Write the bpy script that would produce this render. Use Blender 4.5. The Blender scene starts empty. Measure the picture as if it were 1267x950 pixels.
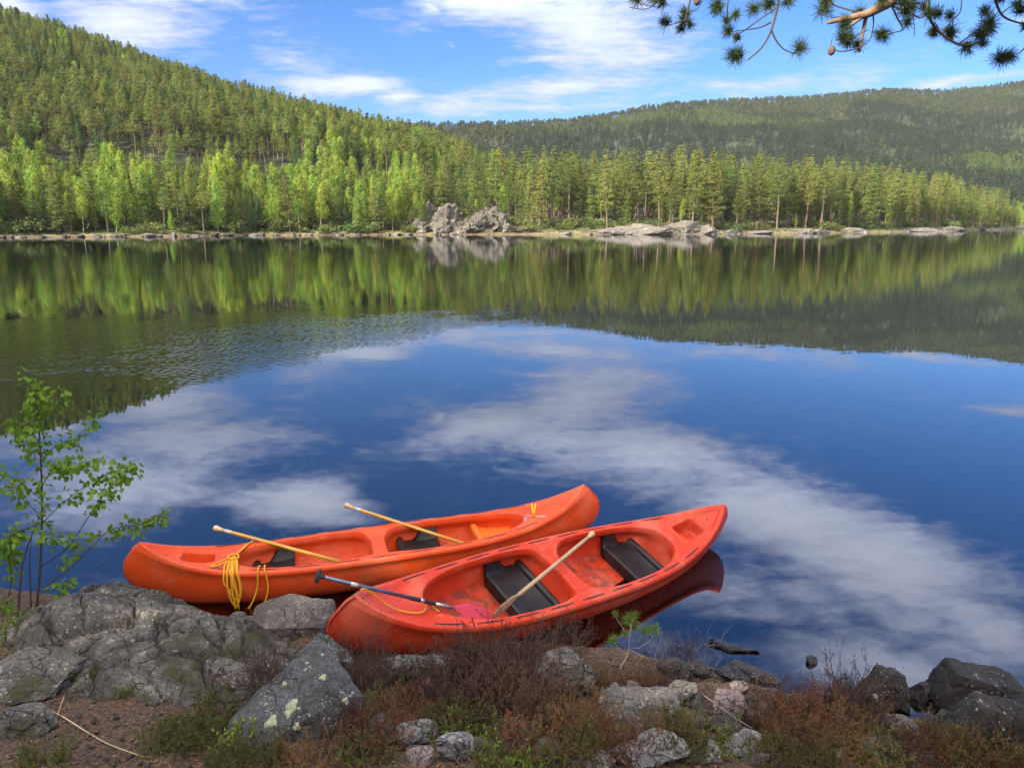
import bpy, bmesh, math, random
import numpy as np
from mathutils import Vector, Matrix, Euler, noise as mnoise

SC = bpy.context.scene
COL = SC.collection
rad = math.radians

# ------------------------------------------------------------ camera, world, sun, exposure
PITCH = rad(11.8)
cam_d = bpy.data.cameras.new('camera')
cam = bpy.data.objects.new('camera', cam_d); COL.objects.link(cam)
cam.location = (0, 0, 4.0)
cam.rotation_euler = (rad(90) - PITCH, 0, 0)
cam_d.sensor_fit = 'HORIZONTAL'; cam_d.sensor_width = 36.0
cam_d.lens = 36.0 * 950 / 1267
cam_d.clip_start = 0.05; cam_d.clip_end = 12000
SC.camera = cam

SUN_AZ, SUN_EL = rad(231), rad(30)          # compass bearing of the sun (0 = +Y, clockwise), its height
SKY_K, SUN_K, EXPOSURE = 0.072, 5.0, 1.72
SC.view_settings.view_transform = 'Standard'
SC.view_settings.look = 'None'
SC.view_settings.exposure = EXPOSURE
SC.view_settings.gamma = 1.0
SC.view_settings.use_curve_mapping = False
SC.render.engine = 'CYCLES'
SC.cycles.use_denoising = True
SC.cycles.denoiser = 'OPENIMAGEDENOISE'
SC.cycles.max_bounces = 7
SC.cycles.diffuse_bounces = 3
SC.cycles.glossy_bounces = 3
SC.cycles.transmission_bounces = 4
SC.cycles.transparent_max_bounces = 6
SC.cycles.volume_bounces = 0
SC.cycles.caustics_reflective = False
SC.cycles.caustics_refractive = False
SC.cycles.sample_clamp_indirect = 6.0

sun_d = bpy.data.lights.new('sun', 'SUN'); sun = bpy.data.objects.new('sun', sun_d); COL.objects.link(sun)
sun_d.energy = SUN_K; sun_d.angle = rad(0.53); sun_d.color = (1.0, 0.90, 0.74)
_sd = Vector((math.sin(SUN_AZ) * math.cos(SUN_EL), math.cos(SUN_AZ) * math.cos(SUN_EL), math.sin(SUN_EL)))
sun.rotation_euler = _sd.to_track_quat('Z', 'Y').to_euler()
sun.location = (0, -30, 60)


class NT:
    """small helper for node trees"""
    def __init__(s, tree):
        s.t = tree; s.n = tree.nodes; s.l = tree.links
    def add(s, kind, **kw):
        nd = s.n.new(kind)
        for k, v in kw.items():
            setattr(nd, k, v)
        return nd
    def put(s, sock, val):
        if isinstance(val, bpy.types.NodeSocket):
            s.l.new(val, sock)
        elif val is not None:
            sock.default_value = val
    def math(s, op, a, b=None, c=None, clamp=False):
        nd = s.add('ShaderNodeMath', operation=op, use_clamp=clamp)
        for i, v in enumerate((a, b, c)):
            if v is not None: s.put(nd.inputs[i], v)
        return nd.outputs[0]
    def vmath(s, op, a, b=None):
        nd = s.add('ShaderNodeVectorMath', operation=op)
        s.put(nd.inputs[0], a)
        if b is not None: s.put(nd.inputs[1], b)
        return nd.outputs[0]
    def mix(s, f, a, b, mode='MIX'):
        nd = s.add('ShaderNodeMix', data_type='RGBA', blend_type=mode)
        s.put(nd.inputs[0], f); s.put(nd.inputs[6], a); s.put(nd.inputs[7], b)
        return nd.outputs[2]
    def noise(s, vec, scale, detail=4.0, rough=0.55, dist=0.0):
        nd = s.add('ShaderNodeTexNoise')
        s.put(nd.inputs['Vector'], vec)
        nd.inputs['Scale'].default_value = scale; nd.inputs['Detail'].default_value = detail
        nd.inputs['Roughness'].default_value = rough; nd.inputs['Distortion'].default_value = dist
        return nd.outputs[0]
    def voro(s, vec, scale, feature='F1', rnd=1.0):
        nd = s.add('ShaderNodeTexVoronoi', feature=feature)
        s.put(nd.inputs['Vector'], vec); nd.inputs['Scale'].default_value = scale
        nd.inputs['Randomness'].default_value = rnd
        return nd.outputs['Distance']
    def ramp(s, val, lo, hi, a=0.0, b=1.0, smooth=True):
        nd = s.add('ShaderNodeMapRange', interpolation_type='SMOOTHSTEP' if smooth else 'LINEAR')
        s.put(nd.inputs[0], val)
        for i, v in enumerate((lo, hi, a, b)): nd.inputs[i + 1].default_value = v
        return nd.outputs[0]
    def bump(s, h, strength=0.5, dist=0.02, normal=None):
        nd = s.add('ShaderNodeBump')
        s.put(nd.inputs['Height'], h); nd.inputs['Strength'].default_value = strength
        nd.inputs['Distance'].default_value = dist
        if normal is not None: s.put(nd.inputs['Normal'], normal)
        return nd.outputs[0]


world = bpy.data.worlds.new('World'); SC.world = world; world.use_nodes = True
W = NT(world.node_tree); W.n.clear()
w_out = W.add('ShaderNodeOutputWorld'); w_bg = W.add('ShaderNodeBackground')
w_bg.inputs[1].default_value = SKY_K
W.l.new(w_bg.outputs[0], w_out.inputs[0])
sky = W.add('ShaderNodeTexSky', sky_type='NISHITA')
sky.sun_disc = False; sky.sun_elevation = SUN_EL; sky.sun_rotation = SUN_AZ
sky.altitude = 600; sky.air_density = 1.0; sky.dust_density = 0.25; sky.ozone_density = 4.0
# deeper blue of a clear northern evening
hs = W.add('ShaderNodeHueSaturation'); hs.inputs['Saturation'].default_value = 1.14; hs.inputs['Value'].default_value = 1.0
W.l.new(W.mix(1.0, sky.outputs[0], (0.57, 0.64, 0.82, 1), 'MULTIPLY'), hs.inputs['Color'])
tc = W.add('ShaderNodeTexCoord')
dirv = W.vmath('NORMALIZE', tc.outputs['Generated'])
sx = W.add('ShaderNodeSeparateXYZ'); W.l.new(dirv, sx.inputs[0])
el = W.math('MULTIPLY', W.math('ARCSINE', sx.outputs[2]), 57.29578)
az = W.math('MULTIPLY', W.math('ARCTAN2', sx.outputs[0], sx.outputs[1]), 57.29578)
cb = W.add('ShaderNodeCombineXYZ'); W.l.new(az, cb.inputs[0]); W.l.new(el, cb.inputs[1])
# flat cloud layer seen in perspective: noise on the plane z = 1
zz = W.math('ADD', W.math('MAXIMUM', sx.outputs[2], 0.0), 0.10)
pl = W.add('ShaderNodeCombineXYZ')
W.l.new(W.math('DIVIDE', sx.outputs[0], zz), pl.inputs[0]); W.l.new(W.math('DIVIDE', sx.outputs[1], zz), pl.inputs[1])
warp = W.add('ShaderNodeTexNoise'); warp.inputs['Scale'].default_value = 0.9; warp.inputs['Detail'].default_value = 5
W.l.new(pl.outputs[0], warp.inputs['Vector'])
wv = W.vmath('MULTIPLY', W.vmath('SUBTRACT', warp.outputs['Color'], (0.5, 0.5, 0.5)), (9.0, 3.4, 0.0))
ae = W.vmath('ADD', cb.outputs[0], wv)
CLOUDS = [(-23.9, 12.3, 5.6, 2.3, -10, 1), (-30.9, 12.7, 3.1, 1.7, 0, 1), (-15.9, 11.1, 5.7, 2.5, -25, 0.55),
          (-12.0, 9.6, 4.6, 1.0, 0, 1.2), (-8.0, 8.6, 2.8, .8, 0, 1.0), (-1.9, 14.5, 9.4, 2.2, -5, 0.95),
          (5.7, 13.1, 8.3, 3.2, -8, 1), (3.2, 11.5, 7.8, 0.7, 3, 0.85), (-4.2, 7.7, 8.5, 1.2, 0, 0.6),
          (3.8, 9.1, 11.2, 1.3, 5, 0.8), (14.9, 9.0, 11.6, 1.0, 6, 0.75), (24.3, 9.9, 8.9, 1.6, 8, 0.5),
          (29.8, 8.5, 5.1, 0.6, 4, 0.7), (-5.8, 13.6, 1.0, 0.5, 0, 0.9), (-5.0, 12.4, 0.7, 0.3, 0, 0.6),
          (0.4, 7.6, 18.3, 0.8, 0, 0.62),
          (-22.7, 14.8, 12.2, 3.0, 0, 0.8), (-29.1, 17.0, 9.2, 3.7, 0, 0.8), (-16.0, 19.9, 7.0, 2.0, 12, 1.1),
          (-33.8, 13.2, 6.5, 3.0, 0, 0.7), (4.2, 16.0, 13.4, 2.4, 5, 0.9), (10.4, 17.2, 13.2, 2.9, 12, 1.0),
          (18.3, 20.1, 13.1, 3.5, 20, 1.0), (26.8, 22.7, 12.3, 3.9, 22, 0.95), (16.9, 25.8, 15.3, 3.3, 5, 0.7),
          (29.6, 28.8, 13.1, 2.4, 0, 0.8), (33.1, 25.0, 9.3, 2.9, 10, 0.75), (12.8, 30.1, 12.4, 3.2, 0, 0.5),
          (-9.9, 24.8, 16.0, 2.8, 0, 0.5), (34.0, 12.1, 3.0, 0.5, 0, 0.6),
          (-70, 25, 25, 9, 0, 0.8), (80, 30, 30, 10, 10, 0.8), (150, 30, 40, 10, 0, 0.8), (-140, 35, 40, 12, 0, 0.7), (20, 55, 50, 9, 0, 0.6)]
acc = None
for a, e, hw, hh, r, wgt in CLOUDS:
    mp = W.add('ShaderNodeMapping', vector_type='TEXTURE')
    mp.inputs['Location'].default_value = (a, e, 0); mp.inputs['Rotation'].default_value = (0, 0, rad(r * 0.6))
    mp.inputs['Scale'].default_value = (hw * 1.35, hh * 1.5, 1)
    W.l.new(ae, mp.inputs['Vector'])
    gr = W.add('ShaderNodeTexGradient', gradient_type='SPHERICAL'); W.l.new(mp.outputs[0], gr.inputs[0])
    v = W.math('MULTIPLY', gr.outputs[1], wgt)
    acc = v if acc is None else W.math('SMOOTH_MAX', acc, v, 0.25)
n1 = W.noise(pl.outputs[0], 1.7, 8, 0.62, 0.3)
n2 = W.noise(W.vmath('MULTIPLY', pl.outputs[0], (1.0, 2.4, 1.0)), 4.5, 6, 0.6)
n3 = W.noise(W.vmath('MULTIPLY', pl.outputs[0], (1.0, 1.6, 1.0)), 13.0, 5, 0.6)
nn = W.math('ADD', W.math('MULTIPLY', W.math('SUBTRACT', n1, 0.5), 1.25), W.math('MULTIPLY', W.math('SUBTRACT', n2, 0.5), 0.4))
nn = W.math('ADD', nn, W.math('MULTIPLY', W.math('SUBTRACT', n3, 0.5), 0.5))
# added unseen bright cloud overhead and behind the camera, to light the bank
fill_cloud = W.math('MAXIMUM', W.ramp(sx.outputs[1], -.02, -.45), W.ramp(sx.outputs[2], .62, .85))
acc = W.math('MAXIMUM', acc, W.math('MULTIPLY', fill_cloud, .60))
dens = W.ramp(W.math('ADD', acc, nn), 0.24, 0.76)
dens = W.math('MULTIPLY', dens, W.ramp(acc, 0.02, 0.25))
dens = W.math('MULTIPLY', dens, 0.84)
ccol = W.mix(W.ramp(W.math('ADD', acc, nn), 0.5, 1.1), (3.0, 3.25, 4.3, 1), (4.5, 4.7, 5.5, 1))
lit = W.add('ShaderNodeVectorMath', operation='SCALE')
W.l.new(W.mix(fill_cloud, ccol, (5.0, 4.7, 4.3, 1)), lit.inputs[0])    # added cloud tinted warm, to warm the bank
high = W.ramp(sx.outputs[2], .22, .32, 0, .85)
side = W.ramp(sx.outputs[0], .55, -.75, .5, 1.9)                # added cloud stronger at left, to light left-facing sides
W.l.new(W.math('ADD', W.math('ADD', 1.0, high), W.math('MULTIPLY', W.math('MULTIPLY', fill_cloud, side), 1.95)), lit.inputs['Scale'])
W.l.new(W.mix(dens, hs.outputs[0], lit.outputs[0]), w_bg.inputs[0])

# ------------------------------------------------------------ helpers
def tag(o, label=None, cat=None, group=None, kind=None):
    if label: o['label'] = label
    if cat: o['category'] = cat
    if group: o['group'] = group
    if kind: o['kind'] = kind
    return o

def empty(name, loc=(0, 0, 0), rot=(0, 0, 0), scale=1.0):
    o = bpy.data.objects.new(name, None); COL.objects.link(o)
    o.location = loc; o.rotation_euler = rot; o.scale = (scale,) * 3
    o.empty_display_size = 0.2
    return o

def link_mesh(name, me, parent=None, loc=(0, 0, 0), rot=(0, 0, 0)):
    o = bpy.data.objects.new(name, me); COL.objects.link(o)
    o.location = loc; o.rotation_euler = rot
    if parent is not None: o.parent = parent
    return o

class MB:
    """collects vertices and faces (tris / quads / ngons) with material slots"""
    def __init__(s): s.v = []; s.f = []; s.m = []; s.nv = 0
    def add(s, verts, faces, mi=0):
        verts = np.asarray(verts, dtype=float).reshape(-1, 3)
        b = s.nv
        s.v.append(verts); s.nv += len(verts)
        faces = np.asarray(faces)
        if faces.ndim == 2:
            s.f.append(faces + b); s.m.append(np.full(len(faces), mi))
        else:
            for f in faces:
                s.f.append(np.array([list(f)]) + b); s.m.append(np.array([mi]))
        return b
    def tube(s, pts, radii, sides=6, mi=0, cap=True):
        pts = np.asarray(pts, float); n = len(pts)
        radii = np.broadcast_to(np.asarray(radii, float), (n,))
        tg = np.gradient(pts, axis=0); tg /= np.linalg.norm(tg, axis=1)[:, None] + 1e-12
        up = np.array([0, 0, 1.0]) if abs(tg[0][2]) < 0.9 else np.array([1.0, 0, 0])
        nrm = np.cross(tg[0], up); nrm /= np.linalg.norm(nrm)
        ang = np.arange(sides) * 2 * math.pi / sides
        V = []
        for i in range(n):
            nrm = nrm - tg[i] * nrm.dot(tg[i]); nrm /= np.linalg.norm(nrm) + 1e-12
            bn = np.cross(tg[i], nrm)
            V.append(pts[i] + radii[i] * (np.cos(ang)[:, None] * nrm + np.sin(ang)[:, None] * bn))
        V = np.concatenate(V)
        F = []
        for i in range(n - 1):
            for k in range(sides):
                k2 = (k + 1) % sides
                F.append((i * sides + k, i * sides + k2, (i + 1) * sides + k2, (i + 1) * sides + k))
        b = s.add(V, np.array(F), mi)
        if cap and sides > 3:
            s.f.append(np.array([list(range(b + sides - 1, b - 1, -1))])); s.m.append(np.array([mi]))
            e = b + (n - 1) * sides
            s.f.append(np.array([list(range(e, e + sides))])); s.m.append(np.array([mi]))
    def mesh(s, name, mats, smooth=True):
        me = bpy.data.meshes.new(name)
        V = np.concatenate(s.v) if s.v else np.zeros((0, 3))
        lens, idx, mi = [], [], []
        for f, m in zip(s.f, s.m):
            lens.append(np.full(len(f), f.shape[1])); idx.append(f.ravel()); mi.append(m)
        lens = np.concatenate(lens); idx = np.concatenate(idx); mi = np.concatenate(mi)
        me.vertices.add(len(V)); me.vertices.foreach_set('co', V.ravel().astype(np.float32))
        me.loops.add(len(idx)); me.loops.foreach_set('vertex_index', idx.astype(np.int32))
        me.polygons.add(len(lens))
        st = np.concatenate([[0], np.cumsum(lens)[:-1]])
        me.polygons.foreach_set('loop_start', st.astype(np.int32))
        me.polygons.foreach_set('material_index', mi.astype(np.int32))
        me.polygons.foreach_set('use_smooth', np.full(len(lens), bool(smooth)))
        me.update(calc_edges=True)
        for m in (mats if isinstance(mats, (list, tuple)) else [mats]): me.materials.append(m)
        return me
    def build(s, name, mats, parent=None, smooth=True, loc=(0, 0, 0), rot=(0, 0, 0)):
        return link_mesh(name, s.mesh(name, mats, smooth), parent, loc, rot)

def dup_tree(o, parent=None):
    c = o.copy(); COL.objects.link(c)
    if parent is not None: c.parent = parent
    for ch in list(o.children): dup_tree(ch, c)
    return c

def unit(v):
    return v / (np.linalg.norm(v, axis=-1, keepdims=True) + 1e-12)

def cards(C, L, Wd, rng, up=0.0, axis=None, spread=1.0):
    """diamond shaped leaf faces at the points C; axis biases their long direction"""
    n = len(C)
    a = rng.normal(size=(n, 3)) * spread
    if axis is not None: a = a + axis
    a[:, 2] += up
    a = unit(a); b = unit(np.cross(a, rng.normal(size=(n, 3))))
    L = np.broadcast_to(np.asarray(L, float), (n,))[:, None] * rng.uniform(.7, 1.3, (n, 1))
    Wd = np.broadcast_to(np.asarray(Wd, float), (n,))[:, None] * rng.uniform(.7, 1.3, (n, 1))
    V = np.stack([C - a * L / 2, C + b * Wd / 2, C + a * L / 2, C - b * Wd / 2], 1).reshape(-1, 3)
    F = np.arange(4 * n).reshape(n, 4)
    return V, F

def fbm(p, octv=4, lac=2.1, gain=0.5):
    s = 0; a = 1
    v = Vector(p)
    for _ in range(octv):
        s += a * mnoise.noise(v); v = v * lac + Vector((7.3, 1.7, 3.1)); a *= gain
    return s

def new_mat(name):
    m = bpy.data.materials.new(name); m.use_nodes = True
    t = NT(m.node_tree); t.n.clear()
    out = t.add('ShaderNodeOutputMaterial'); b = t.add('ShaderNodeBsdfPrincipled')
    t.l.new(b.outputs[0], out.inputs[0])
    return m, t, b, out

def simple(name, col, rough=0.6, var=0.15, scale=8.0, bump=0.0, bscale=40.0, bdist=0.01, spec=0.4, metal=0.0, col2=None):
    m, t, b, out = new_mat(name)
    tc = t.add('ShaderNodeTexCoord').outputs['Object']
    c2 = col2 if col2 else tuple(max(0, c * (1 - var * 2)) for c in col)
    t.put(b.inputs['Base Color'], t.mix(t.ramp(t.noise(tc, scale, 5), .3, .7), (*col, 1), (*c2, 1)))
    b.inputs['Roughness'].default_value = rough; b.inputs['Metallic'].default_value = metal
    b.inputs['Specular IOR Level'].default_value = spec
    if bump: t.put(b.inputs['Normal'], t.bump(t.noise(tc, bscale, 5), bump, bdist))
    return m

def foliage(name, c1, c2, trans=0.3, hue=0.03, val=0.35, rough=0.6, scale=0.6):
    """leaf material: each plant differs a little through Object Info"""
    m, t, b, out = new_mat(name)
    tc = t.add('ShaderNodeTexCoord').outputs['Object']
    oi = t.add('ShaderNodeObjectInfo')
    col = t.mix(t.ramp(t.noise(tc, scale, 3), .32, .68), (*c1, 1), (*c2, 1))
    h = t.add('ShaderNodeHueSaturation')
    t.put(h.inputs['Hue'], t.ramp(oi.outputs['Random'], 0, 1, 0.5 - hue, 0.5 + hue, False))
    rnd2 = t.math('FRACT', t.math('MULTIPLY', oi.outputs['Random'], 17.31))
    t.put(h.inputs['Value'], t.ramp(rnd2, 0, 1, 1 - val, 1 + val, False))
    t.put(h.inputs['Color'], col)
    t.put(b.inputs['Base Color'], h.outputs[0]); b.inputs['Roughness'].default_value = rough
    b.inputs['Specular IOR Level'].default_value = 0.25
    tr = t.add('ShaderNodeBsdfTranslucent'); t.put(tr.inputs[0], h.outputs[0])
    mx = t.add('ShaderNodeMixShader'); mx.inputs[0].default_value = trans
    t.l.new(b.outputs[0], mx.inputs[1]); t.l.new(tr.outputs[0], mx.inputs[2]); t.l.new(mx.outputs[0], out.inputs[0])
    return m

M = {}
M['pine_leaf'] = foliage('pine_needles', (.168, .198, .036), (.080, .108, .026), .27)
M['spruce_leaf'] = foliage('spruce_needles', (.075, .115, .030), (.042, .072, .024), .22)
M['birch_leaf'] = foliage('birch_leaves', (.245, .32, .040), (.12, .18, .028), .33, hue=.025)
M['far_leaf'] = foliage('far_needles', (.042, .062, .030), (.026, .042, .023), .2, val=.3)
M['pine_bark'] = simple('pine_bark', (.125, .082, .058), .9, col2=(.075, .056, .045), scale=.5)
M['spruce_bark'] = simple('spruce_bark', (.12, .09, .07), .9, scale=.5)
M['birch_bark'] = simple('birch_bark', (.42, .38, .33), .8, col2=(.16, .13, .11), scale=1.2)
# ------------------------------------------------------------ far terrain (near hillside, wooded point, far hills)
def ax(px): return (px - 633.5) / 970.0                        # bearing of a table column, x = a * y
_c = lambda pts: (np.array([ax(p[0]) for p in pts]), np.array([p[1] for p in pts], float))
SHORE = _c([(-1500, 110), (-700, 150), (-300, 180), (0, 222), (120, 236), (200, 240), (300, 262), (420, 270), (510, 278), (640, 288),
            (740, 283), (870, 290), (1000, 320), (1100, 360), (1180, 420), (1240, 520), (1300, 640), (1500, 760), (2100, 800)])
Z65 = _c([(-1500, 14), (0, 12), (400, 12), (520, 13), (640, 9), (760, 7), (1000, 7), (1180, 7), (1240, 3), (1300, 3), (2100, 3)])
Z115 = _c([(-1500, 45), (-300, 38), (0, 38), (300, 38), (420, 36), (520, 29), (600, 17), (660, 10), (1000, 8), (1180, 6), (1240, 4), (2100, 4)])
RY = _c([(-1500, 640), (-300, 720), (0, 715), (200, 690), (300, 680), (400, 650), (500, 600), (560, 560), (620, 510), (680, 470), (1000, 470), (1180, 530), (1300, 760), (2100, 900)])
RZ = _c([(-1500, 195), (-300, 185), (0, 165), (100, 146), (200, 119), (300, 95), (400, 74), (500, 55), (560, 43), (620, 26), (660, 17), (720, 9), (1000, 7), (1180, 3), (1240, 1.5), (2100, 1)])
ti = lambda T, a: np.interp(a, T[0], T[1])

def near_z(a, y, detail=True):
    a = np.asarray(a, float); y = np.asarray(y, float)
    s = ti(SHORE, a); d = y - s; ry = ti(RY, a) - s; rz = ti(RZ, a); z65 = ti(Z65, a); z115 = ti(Z115, a)
    out = np.where(d < 0, 0.10 + d * 0.16, 0)
    out = np.where((d >= 0) & (d < 4), 0.10 + d * 0.26, out)
    out = np.where((d >= 4) & (d < 25), 1.14 + (d - 4) / 21 * (z65 * .28 - .2), out)
    za = 1.14 + z65 * .28 - .2
    out = np.where((d >= 25) & (d < 65), za + (d - 25) / 40 * (z65 - za), out)
    out = np.where((d >= 65) & (d < 115), z65 + (d - 65) / 50 * (z115 - z65), out)
    t = np.clip((d - 115) / np.maximum(ry - 115, 1), 0, None)
    up = z115 + (rz - z115) * np.where(t < 1, np.sin(np.clip(t, 0, 1) * math.pi / 2 * .92) / math.sin(math.pi / 2 * .92), 1)
    up = np.where(t > 1, rz - (d - ry) * np.where(rz > 20, .12, .03), up)
    out = np.where(d >= 115, up, out)
    return out

def bumpy(x, y, s, amp):
    return np.array([fbm((px / s, py / s, 3.3), 4) * amp for px, py in zip(x.ravel(), y.ravel())]).reshape(x.shape)

def near_height(x, y):
    """ground height of the near hillside, with its humps"""
    a = x / y
    z = near_z(a, y); d = y - ti(SHORE, a)
    h = bumpy(np.atleast_1d(x).astype(float), np.atleast_1d(y).astype(float), 34, 1.0)
    return z + h.reshape(np.shape(z)) * np.clip((d - 2) / 60, 0, 1) * np.clip(z / 12, .1, 3.2)

def terrain_mat():
    m, t, b, out = new_mat('forest_floor')
    geo = t.add('ShaderNodeNewGeometry').outputs['Position']
    s = t.add('ShaderNodeSeparateXYZ'); t.l.new(geo, s.inputs[0])
    n = t.noise(geo, .22, 6, .6); n2 = t.noise(geo, 1.3, 5, .65)
    g = t.mix(t.ramp(n2, .35, .65), (.018, .027, .009, 1), (.030, .038, .013, 1))
    g = t.mix(t.ramp(n, .40, .62), g, (.022, .022, .012, 1))
    sh = t.mix(t.ramp(n2, .38, .6), (.22, .145, .07, 1), (.07, .055, .042, 1))
    hgt = t.math('ADD', s.outputs[2], t.math('MULTIPLY', t.math('SUBTRACT', n2, .5), 1.2))
    mo = t.math('MULTIPLY', t.ramp(t.noise(geo, .5, 4, .6), .46, .58), t.ramp(s.outputs[2], 9, 4))
    g = t.mix(mo, g, (.15, .15, .03, 1))
    c = t.mix(t.ramp(hgt, .32, .70), sh, g)
    c = t.mix(t.ramp(s.outputs[2], -.02, .16), (.05, .04, .03, 1), c)
    t.put(b.inputs['Base Color'], c); b.inputs['Roughness'].default_value = .95
    t.put(b.inputs['Normal'], t.bump(n2, .8, .4))
    return m
M['floor'] = terrain_mat()

def polar_sheet(name, A, rows, zf, mat):
    A = np.asarray(A); Y = rows(A)                              # Y: (len(A), nrow)
    X = A[:, None] * Y
    Z = zf(X, Y)
    V = np.stack([X, Y, Z], -1).reshape(-1, 3); na, nr = Y.shape
    i, k = np.meshgrid(np.arange(na - 1), np.arange(nr - 1), indexing='ij')
    q = i * nr + k
    F = np.stack([q, q + nr, q + nr + 1, q + 1], -1).reshape(-1, 4)
    b = MB(); b.add(V, F)
    return b.build(name, mat)

D_ROWS = np.array([-40, -12, -5, -2, -.6, 0, .6, 1.4, 2.5, 4, 7, 11, 16, 22, 30, 40, 52, 65, 80, 95, 115])
def near_rows(A):
    s = ti(SHORE, A)[:, None]
    ry = ti(RY, A)[:, None]
    wob = np.array([fbm((a * 60, 2.2, 0), 4) * 2.2 for a in A])[:, None]
    a = s + wob * np.exp(-(D_ROWS / 8.) ** 2) + D_ROWS[None, :]
    t = np.linspace(.05, 1.6, 26)[None, :]
    return np.concatenate([a, s + 115 + (ry - s - 115) * t], 1)
A_cols = np.concatenate([np.linspace(ax(-1500), ax(-60), 60), np.linspace(ax(-50), ax(1320), 420), np.linspace(ax(1330), ax(2100), 40)])
tag(polar_sheet('near_hill', A_cols, near_rows, near_height, M['floor']), kind='structure')

FY = _c([(-600, 1500), (300, 1250), (540, 1300), (700, 1500), (900, 1750), (1267, 2050), (1500, 2100), (2300, 2000)])
FPY = _c([(-600, 170), (300, 172), (540, 158), (640, 157), (700, 153), (760, 144), (800, 135), (830, 131), (930, 126), (1000, 123), (1080, 114),
          (1150, 116), (1200, 111), (1267, 100), (1500, 80), (2300, 90)])
def far_z(a, y):
    ry = ti(FY, a); v = (475 - ti(FPY, a)) / 950.
    rz = 4 + ry * np.tan(np.arctan(v) - PITCH)
    t = np.clip((y - 640) / (ry - 640), 0, None)
    z = rz * np.where(t < 1, .62 * np.clip(t, 0, 1) ** .9 + .38 * np.clip(t, 0, 1) ** 2.4, 1)
    return np.where(t > 1, rz - (y - ry) * .22, z) - 1.5 * (t <= .01)
def far_height(x, y):
    a = x / y; z = far_z(a, y)
    ry = ti(FY, a); t = np.clip((y - 640) / (ry - 640), 0, 1)
    h = bumpy(np.atleast_1d(x).astype(float), np.atleast_1d(y).astype(float), 210, 1.0).reshape(np.shape(z))
    return z + h * 30 * np.sin(np.pi * t) * np.clip(z / 60, 0, 1)
far_rows = lambda A: 640 + (ti(FY, A)[:, None] - 640) * np.linspace(0, 1.35, 46)[None, :] ** 1.0
tag(polar_sheet('far_hill', np.linspace(ax(-600), ax(2300), 150), far_rows, far_height, M['floor']), kind='structure')

# ------------------------------------------------------------ water and lakebed
def water_mat():
    m, t, b, out = new_mat('lake_water'); t.n.remove(b)
    pos = t.add('ShaderNodeNewGeometry').outputs['Position']
    # patch of small wind ripples on the left of the lake
    mp = t.add('ShaderNodeMapping', vector_type='TEXTURE')
    mp.inputs['Location'].default_value = (-20, 21.5, 0); mp.inputs['Rotation'].default_value = (0, 0, rad(38)); mp.inputs['Scale'].default_value = (31, 11.5, 1000)
    t.l.new(pos, mp.inputs['Vector'])
    gr = t.add('ShaderNodeTexGradient', gradient_type='SPHERICAL'); t.l.new(mp.outputs[0], gr.inputs[0])
    brk = t.noise(pos, .30, 5, .6)
    mask = t.ramp(t.math('ADD', gr.outputs[1], t.math('MULTIPLY', t.math('SUBTRACT', brk, .5), .9)), .10, .62)
    hs = None
    for ang, sc, am in ((24, 3.6, 1.0), (-30, 4.4, .8)):
        r = t.add('ShaderNodeMapping'); r.inputs['Rotation'].default_value = (0, 0, rad(ang)); t.l.new(pos, r.inputs['Vector'])
        w = t.add('ShaderNodeTexWave', wave_type='BANDS', bands_direction='Y', wave_profile='SIN')
        w.inputs['Scale'].default_value = sc * .32; w.inputs['Distortion'].default_value = 8.0
        w.inputs['Detail'].default_value = 2; w.inputs['Detail Scale'].default_value = .9
        t.l.new(r.outputs[0], w.inputs['Vector'])
        v = t.math('MULTIPLY', w.outputs['Fac'], am)
        hs = v if hs is None else t.math('ADD', hs, v)
    rip = t.math('MULTIPLY', t.math('MULTIPLY', hs, mask), .0021)
    # faint general movement, a little more of it out on the lake
    s = t.add('ShaderNodeSeparateXYZ'); t.l.new(pos, s.inputs[0])
    outm = t.ramp(s.outputs[1], 14, 60, .12, 1.0)
    st = t.vmath('MULTIPLY', pos, (.7, 1.0, 1.0))
    gen = t.math('MULTIPLY', t.math('MULTIPLY', t.noise(st, 1.6, 4, .55), outm), .0027)
    near = t.math('MULTIPLY', t.noise(pos, .9, 2, .5), .0016)
    h = t.math('ADD', t.math('ADD', rip, gen), near)
    nb = t.add('ShaderNodeBump'); nb.inputs['Strength'].default_value = 1.0; nb.inputs['Distance'].default_value = 1.0
    t.l.new(h, nb.inputs['Height'])
    fr = t.add('ShaderNodeFresnel'); fr.inputs['IOR'].default_value = 2.3; t.l.new(nb.outputs[0], fr.inputs['Normal'])
    gl = t.add('ShaderNodeBsdfGlossy'); gl.inputs['Roughness'].default_value = 0.0; gl.inputs['Color'].default_value = (.93, .96, 1, 1)
    t.l.new(nb.outputs[0], gl.inputs['Normal'])
    tr = t.add('ShaderNodeBsdfTransparent'); tr.inputs[0].default_value = (.30, .25, .21, 1)
    mx = t.add('ShaderNodeMixShader'); t.l.new(fr.outputs[0], mx.inputs[0])
    t.l.new(tr.outputs[0], mx.inputs[1]); t.l.new(gl.outputs[0], mx.inputs[2])
    t.l.new(mx.outputs[0], out.inputs[0])
    return m
M['water'] = water_mat()
wb = MB(); wb.add([(-2500, -3, 0), (2500, -3, 0), (2500, 3000, 0), (-2500, 3000, 0)], [(0, 1, 2, 3)])
tag(wb.build('water', M['water'], smooth=False), kind='structure')
M['lakebed'] = simple('lakebed_mud', (.022, .018, .018), .9, scale=.6)
lb = MB(); lb.add([(-2500, 10.5, -2.2), (2500, 10.5, -2.2), (2500, 3000, -9), (-2500, 3000, -9)], [(0, 1, 2, 3)])
tag(lb.build('lakebed', M['lakebed'], smooth=False), kind='structure')

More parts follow.
